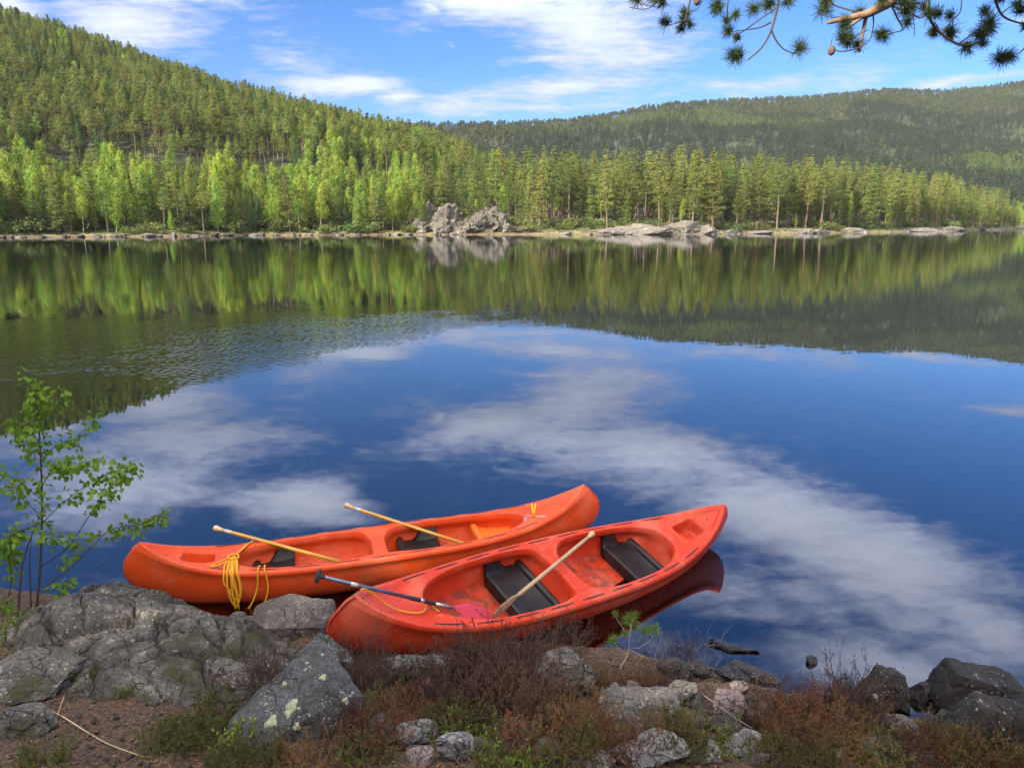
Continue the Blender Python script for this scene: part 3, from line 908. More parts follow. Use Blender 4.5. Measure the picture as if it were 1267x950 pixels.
def seat_mb(x0, x1, top=.155, wing=.16):
    mb = MB(); prof = []
    prof.append((x0 + .03, .0)); prof.append((x0, top - .02)); prof.append((x0 + .008, top - .004)); prof.append((x0 + .025, top))
    for t in np.linspace(.12, .8, 8): prof.append((x0 + (x1 - x0) * t, top - .018 * math.sin(math.pi * (t - .05) / .85)))
    for a in np.linspace(200, -20, 9): prof.append((x1 - .045 + .045 * math.cos(rad(a)), top + .01 + .04 * math.sin(rad(a))))
    prof.append((x1, .02))
    et = np.concatenate([[-1], np.linspace(-.97, -.8, 7), np.linspace(-.7, .7, 11), np.linspace(.8, .97, 7), [1]])
    V = []
    for j, (x, z) in enumerate(prof):
        for e in et:
            up = wing * sstep(.80, .97, abs(e)) * (1 - sstep(x0 + .16, x0 + .30, x)) if j > 0 else 0
            zz = z + up
            V.append((x, e * (inner(x, zz) + .004) * (1 if up > .02 else 1), zz))
    n = len(et)
    F = [(a * n + c, (a + 1) * n + c, (a + 1) * n + c + 1, a * n + c + 1) for a in range(len(prof) - 1) for c in range(n - 1)]
    mb.add(V, np.array(F))
    return mb

def plastic(name, base, worn, edge_rough=.42):
    m, t, b, out = new_mat(name)
    tc = t.add('ShaderNodeTexCoord').outputs['Object']
    n = t.noise(tc, 2.2, 6, .62); st = t.noise(t.vmath('MULTIPLY', tc, (2.0, 14.0, 14.0)), 3.0, 5, .7); f = t.noise(tc, 60, 4, .6)
    c = t.mix(t.ramp(n, .46, .66), (*base, 1), (*worn, 1))
    c = t.mix(t.math('MULTIPLY', t.ramp(st, .52, .70), .55), c, (*[w * .62 for w in worn], 1))
    c = t.mix(t.math('MULTIPLY', t.ramp(f, .60, .70), .5), c, (.30, .12, .08, 1))
    sz = t.add('ShaderNodeSeparateXYZ'); t.l.new(tc, sz.inputs[0])
    dirt = t.math('MULTIPLY', t.ramp(sz.outputs[2], .10, .0), t.ramp(t.noise(tc, 5, 6, .7), .42, .62))     # mud on the floor and low on the hull
    c = t.mix(t.math('MULTIPLY', dirt, .75), c, (.085, .045, .032, 1))
    sc = t.noise(t.vmath('MULTIPLY', t.vmath('ADD', tc, (4, 1, 2)), (3.0, 46.0, 46.0)), 2.2, 3, .6)
    c = t.mix(t.math('MULTIPLY', t.ramp(sc, .64, .69), .45), c, (.78, .42, .32, 1))                           # fine scratches
    t.put(b.inputs['Base Color'], c)
    t.put(b.inputs['Roughness'], t.ramp(n, .3, .7, edge_rough - .08, edge_rough + .14))
    b.inputs['Specular IOR Level'].default_value = .32
    b.inputs['Subsurface Weight'].default_value = .0
    t.put(b.inputs['Normal'], t.bump(t.noise(tc, 9, 3, .5), .12, .02, t.bump(f, .10, .004)))
    return m
M['red_hull'] = plastic('red_orange_plastic', (.62, .043, .011), (.64, .105, .055))
M['orange_hull'] = plastic('orange_plastic', (.71, .070, .009), (.70, .115, .040))
M['slot'] = simple('dark_slot', (.035, .018, .02), .6)
M['black_plastic'] = simple('black_plastic', (.008, .007, .008), .45, scale=6, bump=.15, bscale=120, bdist=.002, col2=(.020, .016, .017))
M['seat_orange'] = simple('orange_seat_plastic', (.85, .17, .02), .42, var=.05)

def canoe_matrix(loc, yaw, pitch, roll, turn):
    return Matrix.Translation(loc) @ Matrix.Rotation(yaw, 4, 'Z') @ Matrix.Rotation(pitch, 4, 'Y') @ Matrix.Rotation(roll, 4, 'X') @ Matrix.Rotation(turn, 4, 'Z')
FRONT = canoe_matrix((.4749, 7.6156, .095), .6675, .0755, .3276, 0)
REAR0 = canoe_matrix((-1.5174, 8.329, .0407), .2658, -.0354, -.018, 0)
REAR = canoe_matrix((-1.5174, 8.329, .0407), .2658, -.0354, -.018, math.pi)
fc = tag(empty('canoe'), 'red canoe nearest the bank, tilted to show black seats, a red-bladed paddle across its end', 'canoe')
fc.matrix_world = FRONT
make_hull(None).build('hull', [M['red_hull'], M['slot']], fc)
rc = tag(empty('canoe'), 'orange canoe with yellow rope over its side and two yellow paddles sticking out', 'canoe')
rc.matrix_world = REAR
make_hull(None).build('hull', [M['orange_hull'], M['slot']], rc)
for c in (fc, rc):
    seat_mb(.97, 1.44).build('seat', M['black_plastic'], c)
    seat_mb(-.73, -.22).build('seat', M['black_plastic'], c)
o = seat_mb(-1.62, -1.14, .22, .0).build('seat', M['seat_orange'], rc); o['label'] = 'orange moulded end seat'

# ------------------------------------------------------------ paddles, ropes and the clip
M['wood_pale'] = simple('weathered_paddle_wood', (.55, .42, .25), .55, scale=3, col2=(.40, .29, .16))
M['wood_yellow'] = simple('varnished_paddle_wood', (.72, .40, .07), .35, scale=3, col2=(.60, .30, .05))
M['wood_grip'] = simple('bare_grip_wood', (.72, .50, .28), .5, scale=6)
M['white_tape'] = simple('white_label', (.75, .73, .70), .5)
M['blue_alu'] = simple('blue_grey_aluminium', (.16, .19, .30), .35, metal=.55, scale=5)
M['alu'] = simple('bare_aluminium', (.55, .56, .60), .3, metal=.8)
M['black_rubber'] = simple('black_rubber', (.03, .032, .038), .6)
M['red_blade'] = simple('pinkish_red_blade', (.62, .045, .07), .4, var=.1)
M['rope'] = simple('yellow_rope', (.80, .42, .02), .7, scale=60, col2=(.62, .27, .01), bump=.6, bscale=160, bdist=.003)
M['cord'] = simple('white_cord', (.62, .56, .52), .7)
M['clip'] = simple('yellow_clip_plastic', (.86, .68, .03), .4, var=.05)

def lerp3(a, b, t): return tuple(a[i] + (b[i] - a[i]) * t for i in range(3))
def blade_mb(p, d, side, L, Wd, mi=0):
    """flat tapered blade starting at p along d"""
    b = MB(); p = np.array(p); d = unit(np.array(d)); side = np.array(side) - d * np.dot(side, d); side = unit(side); n = np.cross(d, side)
    ts = np.linspace(0, 1, 15)
    wp = lambda t: Wd / 2 * (.17 + .83 * sstep(0, .45, t)) * (1 - max(0, (t - .82) / .18) ** 2.2 * .55)
    V = []
    for t in ts:
        th = .014 * (1 - t * .72)
        for k in range(10):
            a = 6.283 * k / 10
            V.append(p + d * L * t + side * wp(t) * spow(math.cos(a), .7) + n * th * spow(math.sin(a), 1.3))
    F = [(i * 10 + k, i * 10 + (k + 1) % 10, (i + 1) * 10 + (k + 1) % 10, (i + 1) * 10 + k) for i in range(14) for k in range(10)]
    b.add(V, np.array(F)); b.add(V[-10:], np.array([list(range(10))])); return b

def wood_paddle(mat, g, e, blade_len, label, shaft_mat, tape=True, on_edge=False):
    """g = grip end, e = where the shaft meets the blade (canoe space)"""
    A = mat @ Vector(g); B = mat @ Vector(e); L = (B - A).length
    root = tag(empty('paddle', A), label, 'paddle')
    d = np.array((B - A).normalized()); P = lambda t: d * t
    b = MB(); b.tube([P(.10), P(.3), P(L * .6), P(L)], [.0185, .0205, .0205, .0215], 10); b.build('shaft', M[shaft_mat], root)
    g_ = MB(); g_.tube([P(t) for t in (0, .006, .02, .045, .07, .10, .13)], [.012, .027, .035, .033, .026, .0215, .0200], 12); g_.build('grip', M['wood_grip'], root)
    if tape:
        t_ = MB(); t_.tube([P(.15), P(.23)], [.0212, .0212], 10); t_.build('tape', M['white_tape'], root)
    if blade_len:
        q = (mat.to_3x3() @ Vector((0, 0, 1)))
        side = np.array(q) if on_edge else np.cross(d, np.array(q))
        blade_mb(P(L - .02), d, side, blade_len, .145).build('blade', M[shaft_mat], root)
    return root
wood_paddle(REAR0, (-1.86, .68, .535), (-.48, -.035, .20), .45, 'yellow wooden paddle leaning into the rear canoe beside its yellow rope bundle', 'wood_yellow')
wood_paddle(REAR0, (-.338, .871, .545), (1.0, -.012, .18), .45, 'yellow wooden paddle resting across the middle thwart of the rear canoe', 'wood_yellow')
wood_paddle(FRONT, (.70, .353, .41), (-.80, -.202, .405), .46, 'pale bare wood paddle lying across the red front canoe, blade in the heather', 'wood_pale', tape=False, on_edge=True)
# aluminium paddle with T grip and red blade
A = FRONT @ Vector((-2.80, .155, .875)); B = FRONT @ Vector((-1.56, -.148, .425)); Lp = (B - A).length
pr = tag(empty('paddle', A), 'blue-grey metal paddle with black T grip and pinkish red blade on the front canoe', 'paddle')
d = np.array((B - A).normalized()); P = lambda t: d * t
b = MB(); b.tube([P(.03), P(Lp * .66)], [.0165, .0165], 10); b.build('shaft', M['blue_alu'], pr)
b = MB(); b.tube([P(Lp * .66), P(Lp * .69), P(Lp * .86), P(Lp * .865)], [.019, .0195, .0195, .018], 10); b.build('sleeve', M['black_rubber'], pr)
b = MB(); b.tube([P(Lp * .865), P(Lp * 1.02)], [.0165, .0165], 10); b.build('ferrule', M['alu'], pr)
b = MB(); b.tube([P(Lp * .22), P(Lp * .27)], [.0173, .0173], 10); b.build('tape', M['white_tape'], pr)
b = MB(); b.tube([P(Lp * .745), P(Lp * .775)], [.0202, .0202], 10); b.build('band', M['alu'], pr)
up = np.array(FRONT.to_3x3() @ Vector((.3, .55, .8))); up = unit(up - d * up.dot(d))
b = MB(); b.tube([P(0) - up * .058, P(0) - up * .048, P(-.004) - up * .02, P(-.006), P(-.004) + up * .02, P(0) + up * .048, P(0) + up * .058], [.010, .019, .021, .022, .021, .019, .010], 10)
b.tube([P(-.005), P(.03), P(.05)], [.021, .020, .018], 10); b.build('grip', M['black_rubber'], pr)
side = np.cross(d, np.array(FRONT.to_3x3() @ Vector((0, -.3, 1))))
blade_mb(P(Lp), d, side, .46, .19).build('blade', M['red_blade'], pr)

def smooth_curve(pts, n=8):
    pts = np.array(pts, float); out = []
    for i in range(len(pts) - 1):
        p0 = pts[max(i - 1, 0)]; p1 = pts[i]; p2 = pts[i + 1]; p3 = pts[min(i + 2, len(pts) - 1)]
        for t in np.linspace(0, 1, n, endpoint=False):
            out.append(.5 * (2 * p1 + (p2 - p0) * t + (2 * p0 - 5 * p1 + 4 * p2 - p3) * t * t + (3 * p1 - p0 - 3 * p2 + p3) * t ** 3))
    out.append(pts[-1]); return np.array(out)
def rope_obj(name, mat, strands, r, m, label, cat):
    b = MB()
    for s in strands:
        W_ = [tuple(mat @ Vector(p)) for p in s]
        b.tube(smooth_curve(W_), r, 7)
    return tag(b.build(name, M[m]), label, cat)
rr = random.Random(5)
dz = lambda x, y: deck_z(-x, y)
st = [[(-1.42, .41, .41), (-1.47, .30, .42), (-1.52, .15, .425), (-1.58, -.03, .44), (-1.61, -.10, .45)],
      [(-1.43, .41, .40), (-1.485, .30, .415), (-1.54, .15, .42), (-1.60, -.02, .43), (-1.62, -.10, .46)],
      [(-1.60, -.08, .45), (-1.68, -.15, .45), (-1.77, -.24, .46), (-1.80, -.29, .455), (-1.74, -.27, .45), (-1.63, -.19, .455), (-1.58, -.12, .45)]]
for k in range(5):                                              # hanging loops of the bundle
    x0 = -1.66 + .024 * k + rr.uniform(-.012, .012); x1 = x0 + rr.uniform(.015, .06); low = [.20, .08, -.04, .03, .14][k]
    xm = (x0 + x1) / 2 + rr.uniform(-.03, .05)
    yo = -.395 - .01 * k * .6
    st.append([(-1.60, -.10, .455), (x0, -.27, .455), (x0 - .01, yo, .40), (x0 - .015, yo - .02, (.38 + low) / 2), (xm, yo - .015, low),
               (x1 + .02, yo - .02, (.38 + low) / 2), (x1, yo, .41), (x1 - .01, -.25, .455), (-1.57, -.11, .46)])
st.append([(-1.63, -.07, .47), (-1.55, -.10, .48), (-1.53, -.18, .47), (-1.60, -.21, .475), (-1.64, -.13, .48), (-1.58, -.06, .475)])
st.append([(-1.30, -.33, .40), (-1.315, -.40, .425), (-1.325, -.455, .38), (-1.35, -.46, .2), (-1.43, -.46, .03), (-1.50, -.45, -.03)])
st.append([(-1.25, -.33, .40), (-1.255, -.41, .425), (-1.25, -.465, .38), (-1.235, -.47, .22), (-1.28, -.47, .06), (-1.36, -.46, -.04)])
rope_obj('rope', REAR0, st, .0095, 'rope', 'bundle of bright yellow rope hanging over the side of the orange canoe', 'rope')
rope_obj('rope', FRONT, [[(-2.46, .02, .745), (-2.41, .035, .73), (-2.36, .03, .69), (-2.268, .007, .61), (-2.179, -.037, .54), (-2.071, -.081, .485), (-1.956, -.115, .455), (-1.86, -.125, .445),
          (-1.80, -.085, .45), (-1.775, -.05, .475), (-1.745, -.055, .46), (-1.73, -.10, .44), (-1.70, -.16, .43)]], .0085, 'rope', 'single yellow rope along the end deck of the red canoe', 'rope')
rope_obj('cord', REAR0, [[(1.72, -.20, .30), (1.70, -.14, .40), (1.74, -.04, .425), (1.80, .02, .43)], [(1.75, -.22, .28), (1.73, -.12, .41), (1.80, -.03, .43), (1.9, -.1, .435), (1.985, -.15, .44), (1.99, -.2, .43)]],
         .005, 'cord', 'thin white cord tied over the end of the orange canoe opening', 'cord')
b = MB()
q0 = REAR0 @ Vector((1.845, -.06, .43))
for s in (-1, 1):
    b.tube([q0 + Vector((s * .002, 0, 0)), q0 + Vector((s * .009, 0, .07)), q0 + Vector((s * .022, .0, .15)), q0 + Vector((s * .024, 0, .165))], [.011, .0125, .009, .006], 8)
b.tube([q0 + Vector((-.016, 0, .055)), q0 + Vector((.016, 0, .055))], [.006, .006], 8)
tag(b.build('clothes_peg', M['clip']), 'yellow plastic peg clipped on the white cord of the rear canoe', 'peg')
# ------------------------------------------------------------ rocks
def rock_mat(name, c1, c2, lichen=None, lich_amt=.62, lscale=7, crack=6, wet=False, dark=(.035, .033, .033), rough=.85):
    m, t, b, out = new_mat(name)
    tc = t.add('ShaderNodeTexCoord').outputs['Object']
    n = t.noise(tc, 3.2, 7, .62); f = t.noise(tc, 38, 5, .7); l = t.noise(t.vmath('ADD', tc, (9, 3, 4)), lscale, 5, .6)
    c = t.mix(t.ramp(n, .34, .64), (*c1, 1), (*c2, 1))
    c = t.mix(t.ramp(f, .32, .60, .9, 0), c, (*dark, 1))
    warp = t.vmath('ADD', tc, t.vmath('MULTIPLY', t.vmath('SUBTRACT', t_col(t, tc, 4), (.5, .5, .5)), (.25, .25, .25)))
    cr = t.voro(warp, crack, 'DISTANCE_TO_EDGE')
    crm = t.ramp(cr, .002, .028)
    crm = t.math('MAXIMUM', crm, t.ramp(t.noise(t.vmath('ADD', tc, (3, 8, 1)), crack * .45, 3), .40, .56))
    c = t.mix(crm, (*[x * .6 for x in dark], 1), c)
    if lichen:
        c = t.mix(t.math('MULTIPLY', t.ramp(l, lich_amt, lich_amt + .05), t.ramp(f, .3, .55)), c, (*lichen, 1))
    if lichen:                                                  # crust of small pale specks
        spk = t.math('MULTIPLY', t.ramp(t.voro(tc, lscale * 3.2), .16, .26, 1, 0), t.ramp(t.noise(t.vmath('ADD', tc, (2, 6, 9)), lscale * .45, 4, .6), .46, .60))
        c = t.mix(t.math('MULTIPLY', spk, .8), c, (*[min(1, x * 1.15) for x in lichen], 1))
    t.put(b.inputs['Base Color'], c); b.inputs['Roughness'].default_value = rough
    b.inputs['Specular IOR Level'].default_value = .35
    h = t.math('ADD', t.math('ADD', t.math('MULTIPLY', n, 1.0), t.math('MULTIPLY', f, .45)), t.math('MULTIPLY', crm, .35))
    t.put(b.inputs['Normal'], t.bump(h, .9, .04))
    return m
def t_col(t, vec, scale):
    nd = t.add('ShaderNodeTexNoise'); t.put(nd.inputs['Vector'], vec); nd.inputs['Scale'].default_value = scale; nd.inputs['Detail'].default_value = 3
    return nd.outputs['Color']
M['rock_grey'] = rock_mat('grey_rock', (.175, .158, .135), (.070, .064, .056), (.28, .27, .22), .62)
M['rock_pale'] = rock_mat('pale_grey_rock', (.30, .29, .29), (.15, .145, .145), None)
M['rock_dark'] = rock_mat('dark_rock', (.065, .056, .050), (.032, .028, .026), (.34, .30, .25), .68, 11, dark=(.02, .016, .015))
M['rock_lichen'] = rock_mat('dark_rock_with_lichen', (.10, .10, .105), (.06, .06, .062), (.30, .31, .30), .63, 16)
M['rock_brown'] = rock_mat('brown_grey_rock', (.17, .145, .125), (.09, .072, .062), (.24, .22, .19), .62, 9)
M['rock_black'] = rock_mat('blackish_rock', (.048, .040, .035), (.022, .019, .018), (.34, .31, .27), .69, 6, dark=(.012, .011, .010))
M['rock_teal'] = rock_mat('blue_green_lichen_rock', (.13, .14, .14), (.08, .085, .085), (.33, .40, .36), .50, 9)
M['rock_pink'] = rock_mat('pinkish_rock', (.30, .23, .215), (.17, .125, .115), (.42, .38, .36), .64, 8)
M['rock_wet'] = rock_mat('wet_rock', (.05, .042, .045), (.028, .023, .026), (.16, .14, .14), .68, 9, dark=(.012, .01, .01), rough=.4)
def mossy(m, col=(.12, .125, .03), sc=.5, lo=.42, hi=.55, up=(.55, .8)):
    t = NT(m.node_tree); b = [n for n in t.n if n.type == 'BSDF_PRINCIPLED'][0]; src = b.inputs['Base Color'].links[0].from_socket
    nz = t.add('ShaderNodeSeparateXYZ'); t.l.new(t.add('ShaderNodeNewGeometry').outputs['Normal'], nz.inputs[0])
    n = t.noise(t.add('ShaderNodeTexCoord').outputs['Object'], sc, 4, .6)
    t.put(b.inputs['Base Color'], t.mix(t.math('MULTIPLY', t.ramp(nz.outputs[2], *up), t.ramp(n, lo, hi)), src, (*col, 1)))
    return m
M['rock_shore'] = rock_mat('pale_shore_rock', (.20, .178, .155), (.085, .075, .065), (.25, .235, .21), .6, .4, crack=.35)  # the rock's own pale colour, varied by noise and cracks
M['rock_cliff'] = rock_mat('bluff_rock', (.15, .13, .115), (.06, .053, .046), (.20, .19, .17), .6, .25, crack=.5)
mossy(M['rock_cliff'])
mossy(M['rock_grey'], (.050, .046, .020), 1.7, .54, .66, (.3, .7))
M['lichen_patch'] = simple('pale_green_lichen', (.36, .39, .25), .95, scale=40, col2=(.24, .27, .17), bump=.8, bscale=120, bdist=.006)

def rock_mb(seed, dims, cuts=9, rough=.16, sub=4, scale=1.7, flat=None):
    r = np.random.default_rng(seed)
    bm = bmesh.new(); bmesh.ops.create_icosphere(bm, subdivisions=sub, radius=1.0)
    V = np.array([v.co[:] for v in bm.verts]); F = np.array([[v.index for v in f.verts] for f in bm.faces]); bm.free()
    for k in range(cuts):
        n = unit(r.normal(size=3) * np.array([1, 1, .8])); d = r.uniform(.42, .78)
        V = V - np.maximum(V @ n - d, 0)[:, None] * n
    if flat: V[:, 2] = np.minimum(V[:, 2], flat + .1 * (V[:, 0] * r.uniform(-1, 1) + V[:, 1] * r.uniform(-1, 1)))
    N = unit(V); o = r.uniform(-50, 50, 3)
    h = np.array([fbm((p * scale + o), 5, 2.2, .55) for p in V])
    g = np.array([abs(mnoise.noise(Vector(p * scale * 1.9 + o))) for p in V])
    fine = np.array([mnoise.noise(Vector(p * scale * 11 + o)) + .6 * mnoise.noise(Vector(p * scale * 27 + o)) for p in V]) if sub > 4 else 0
    V = V + N * ((h * rough) - np.exp(-g * 14) * rough * .35 + fine * .012)[:, None]
    V = V / np.abs(V).max(0)
    V = V * np.array(dims) / 2
    b = MB(); b.add(V, F); return b

def ray_bank(px, py):
    """point of the bank seen at photo pixel px, py (used to read positions off the photograph)"""
    u = (px - 633.5) / 950; v = (475 - py) / 950
    d = np.array([u, math.cos(PITCH) + v * math.sin(PITCH), -math.sin(PITCH) + v * math.cos(PITCH)])
    lo = 3.0
    ts = np.linspace(3.0, 12, 260); P = np.array([0, 0, 4.0]) + ts[:, None] * d
    hit = P[:, 2] < np.maximum(bank_h(P[:, 0], P[:, 1]), -0.02)
    i = int(np.argmax(hit)) if hit.any() else len(ts) - 1
    return P[i], ts[i]

def bank_rock(name, px, py, w, h, seed, m, label, cat, depth=.8, sink=.25, cuts=14, rough=.12, turn=None, tilt=(0, 0), lift=0, flat=None, group=None, sub=5):
    p, t = ray_bank(px, py); s = t / 950
    W_ = w * s; H_ = max(h * s - W_ * depth * .30, h * s * .42) * 1.08
    dims = (W_, W_ * depth, H_ * (1 + sink) * 1.0)
    b = rock_mb(seed, dims, cuts, rough, sub, flat=flat)
    rr_ = random.Random(seed)
    o = b.build(name, M[m], smooth=False, loc=(p[0], p[1] + W_ * depth * .40, p[2] + H_ * (.5 - sink * .5) + lift), rot=(tilt[0], tilt[1], rr_.uniform(-.3, .3) if turn is None else turn))
    return tag(o, label, cat, group)

def hull_rock(name, px, py, pts, seed, m, label, rough=.03, cuts=11, cat='rock'):
    """angular rock from hull corners (x right, y away, z up, in hundredths of its width)"""
    p, t = ray_bank(px, py); k = t / 950
    bm = bmesh.new()
    for q in pts: bm.verts.new(np.array(q, float) * k)
    r = bmesh.ops.convex_hull(bm, input=bm.verts)
    bmesh.ops.delete(bm, geom=[v for v in bm.verts if not v.link_faces], context='VERTS')
    bmesh.ops.subdivide_edges(bm, edges=bm.edges[:], cuts=cuts, use_grid_fill=True)
    bmesh.ops.triangulate(bm, faces=bm.faces[:])
    bm.normal_update(); o = np.random.default_rng(seed).uniform(-50, 50, 3)
    V = np.array([v.co[:] for v in bm.verts]); N = np.array([v.normal[:] for v in bm.verts]); F = np.array([[v.index for v in f.verts] for f in bm.faces]); bm.free()
    h = np.array([fbm(q * 3.2 + o, 4, 2.2, .55) * rough + mnoise.noise(Vector(q * 26 + o)) * .007 + mnoise.noise(Vector(q * 60 + o)) * .004
                  - math.exp(-abs(mnoise.noise(Vector(q * 4.5 + o))) * 22) * .012 for q in V])
    b = MB(); b.add(V + N * h[:, None], F)
    ob_ = b.build(name, M[m], smooth=False, loc=(p[0], p[1], max(p[2], -.02)))
    return tag(ob_, label, cat)
# the big outcrop at the left
OC = np.array([(-4.9, 7.05, .0), (-4.4, 7.12, .40), (-3.95, 7.02, .63), (-3.62, 6.98, .54), (-3.3, 6.93, .42), (-3.0, 6.92, .40), (-2.5, 6.84, .40), (-2.05, 6.62, .28), (-1.72, 6.35, .20),
               (-4.6, 6.3, .42), (-4.25, 6.3, .62), (-3.9, 6.2, .74), (-3.2, 6.2, .63), (-2.5, 6.05, .60), (-1.95, 5.95, .45), (-1.62, 5.75, .30),
               (-4.4, 5.5, .40), (-3.7, 5.45, .50), (-3.35, 5.6, .66), (-2.9, 5.35, .70), (-2.2, 5.2, .66), (-1.85, 5.05, .52), (-4.9, 7.5, -.5), (-4.2, 7.5, -.4), (-3.5, 7.3, -.35), (-2.9, 7.15, -.3), (-2.2, 7.05, -.3), (-1.6, 6.75, -.3), (-1.4, 6.2, -.1), (-1.45, 5.6, .05), (-5.3, 6.6, .1), (-5.2, 5.8, .2)])
ox = np.linspace(-5.3, -1.3, 320); oy = np.linspace(4.7, 7.5, 240)
X, Y = np.meshgrid(ox, oy, indexing='ij')
D2 = (X[..., None] - OC[:, 0]) ** 2 + (Y[..., None] - OC[:, 1]) ** 2
Wt = np.exp(-D2 / (2 * .20 ** 2)) + 1e-3 / (D2 + .02)
Z = (Wt * OC[:, 2]).sum(-1) / Wt.sum(-1)
def ridge(x, y):
    p = Vector((x * 1.15 + .16 * mnoise.noise(Vector((x * 2, y * 2, 3))), y * 1.15 + .16 * mnoise.noise(Vector((x * 2, y * 2, 8))), 1))
    c = [mnoise.voronoi(p * k)[0] for k in (1.3, 3.0)]
    w1 = mnoise.voronoi(p * 1.3)[1][0]; w2 = mnoise.voronoi(p * 3.0)[1][0]
    n_ = lambda w, k: mnoise.noise(w * 5.3 + Vector((k * 7.7, 0, 0)))
    step = .06 * n_(w1, 0) + .17 * (n_(w1, 1) * (p.x * 1.3 - w1.x) + n_(w1, 2) * (p.y * 1.3 - w1.y)) + .03 * n_(w2, 3) + .08 * (n_(w2, 4) * (p.x * 3 - w2.x) + n_(w2, 5) * (p.y * 3 - w2.y))
    return math.exp(-(c[0][1] - c[0][0]) * 34) * .08 + math.exp(-(c[1][1] - c[1][0]) * 24) * .045 - step
detail = np.array([fbm((a * 2.1, b_ * 2.1, 7), 6, 2.2, .6) * .034 - ridge(a, b_) + abs(mnoise.noise(Vector((a * 13, b_ * 13, 2)))) * .018 for a, b_ in zip(X.ravel(), Y.ravel())]).reshape(X.shape)
Z = Z + detail
edge = np.minimum(np.minimum((X - ox[0]) / .5, (ox[-1] - X) / .25), np.minimum((Y - oy[0]) / .45, (oy[-1] - Y) / .1)).clip(0, 1)
Z = np.where(edge < 1, Z - (1 - edge) ** 1.5 * .5, Z)
C0 = np.array([-3.2, 6.1, .3])
i, k = np.meshgrid(np.arange(319), np.arange(239), indexing='ij'); q = i * 240 + k
ob = MB(); ob.add(np.stack([X, Y, Z], -1).reshape(-1, 3) - C0, np.stack([q, q + 240, q + 241, q + 1], -1).reshape(-1, 4))
tag(ob.build('rock_outcrop', M['rock_grey'], smooth=False, loc=C0), 'large cracked grey rock outcrop beside the stern of the orange canoe', 'rock')

R = bank_rock
hull_rock('boulder', 300, 800, [(2, 6, 20), (45, 4, 23), (100, 8, 22), (0, 60, 24), (45, 70, 36), (98, 60, 31), (108, 30, 20), (0, 0, -14), (105, 0, -14), (0, 70, -14), (105, 70, -14)], 11, 'rock_brown', 'flat-topped brown slab between the outcrop and the red canoe')
big = hull_rock('boulder', 272, 926, [(0, 5, 0), (20, -10, -12), (75, -15, -12), (160, 5, -12), (172, 40, 45), (150, 20, 58), (112, 90, 92), (95, 95, 88), (40, 60, 50), (8, 25, 26), (0, 60, -10), (175, 70, -10), (100, 130, 30), (60, -14, 14)], 12, 'rock_lichen', 'dark boulder spotted with round pale green lichen patches')
R('boulder', 400, 846, 70, 72, 13, 'rock_teal', 'small pointed rock crusted with blue-green lichen beside the red canoe', 'rock', .8, .2)
R('boulder', 28, 872, 128, 70, 14, 'rock_grey', 'rounded grey boulder at the left edge, the upper of two', 'rock', .9, .3)
R('boulder', 10, 918, 92, 52, 15, 'rock_grey', 'rounded grey boulder at the left edge, the lower of two', 'rock', .9, .3)
R('stone', 508, 924, 64, 38, 16, 'rock_pale', 'smooth pale grey stone lying in the heather below the red canoe', 'stone', .8, .2, 6, .07)
R('stone', 566, 948, 58, 42, 17, 'rock_pale', 'pale stone at the bottom edge beside the smooth pale stone', 'stone', .8, .25)
R('stone', 520, 950, 46, 26, 18, 'rock_pink', 'reddish stone half hidden in moss under the smooth pale stone', 'stone', .8, .25)
R('stone', 420, 944, 72, 34, 19, 'rock_dark', 'dark flat stone under the lichen-spotted boulder', 'stone', .8, .25)
R('stone', 300, 900, 66, 36, 40, 'rock_dark', 'dark stone in front of the lichen-spotted boulder', 'stone', .8, .3)
R('boulder', 488, 848, 78, 42, 20, 'rock_grey', 'rough grey rock under the near end of the red canoe, left one', 'rock', .7, .2)
R('boulder', 528, 846, 62, 38, 21, 'rock_grey', 'rough grey rock under the near end of the red canoe, right one', 'rock', .7, .2)
R('boulder', 702, 868, 84, 70, 22, 'rock_grey', 'grey boulder in the dark heather below the middle of the red canoe', 'rock', .8, .2)
R('stone', 640, 930, 90, 30, 23, 'rock_dark', 'low mossy stone under the rusty heather in the middle', 'stone', .8, .3)
R('stone', 792, 900, 120, 36, 24, 'rock_grey', 'low grey ledge right of the pine seedling, streaked white', 'rock', .8, .3, flat=.5)
R('stone', 830, 876, 60, 26, 25, 'rock_pink', 'low pinkish stone behind the grey ledge', 'stone', .8, .3)
R('stone', 846, 846, 58, 34, 26, 'rock_dark', 'reddish dark stone at the waterline under the red canoe bow', 'stone', .8, .3)
R('stone', 872, 842, 30, 22, 27, 'rock_dark', 'small dark stone at the waterline beside the reddish one', 'stone', .8, .3)
R('stone', 848, 874, 54, 30, 41, 'rock_grey', 'wedge of grey stone between the waterline stones and the pink stone', 'stone', .8, .3)
R('stone', 901, 888, 54, 40, 28, 'rock_pink', 'angular pink stone with a pale top near the waterline', 'stone', .8, .25, 6, .06)
R('stone', 916, 861, 30, 19, 29, 'rock_pink', 'small tan block of stone beside the angular pink stone', 'stone', .7, .2, 5, .04)
R('stone', 906, 846, 46, 28, 30, 'rock_wet', 'dark wet stone in the water left of the pointed slab', 'stone', .8, .3)
hull_rock('stone', 905, 842, [(0, 20, 14), (8, 5, 16), (62, -4, 0), (58, 6, 4), (12, 20, 18), (0, 0, -8), (60, 0, -8), (10, 30, -8)], 31, 'rock_wet', 'long pointed dark slab lying at the water edge', .01, 7, 'stone')
R('stone', 905, 918, 50, 28, 32, 'rock_dark', 'dark angular stone under the angular pink stone', 'stone', .8, .25)
R('stone', 925, 938, 62, 32, 33, 'rock_pale', 'pale stone with dark stain at the bottom, right of centre', 'stone', .8, .25)
R('stone', 875, 952, 70, 26, 34, 'rock_grey', 'grey stone cut off by the bottom edge, right of centre', 'stone', .8, .3)
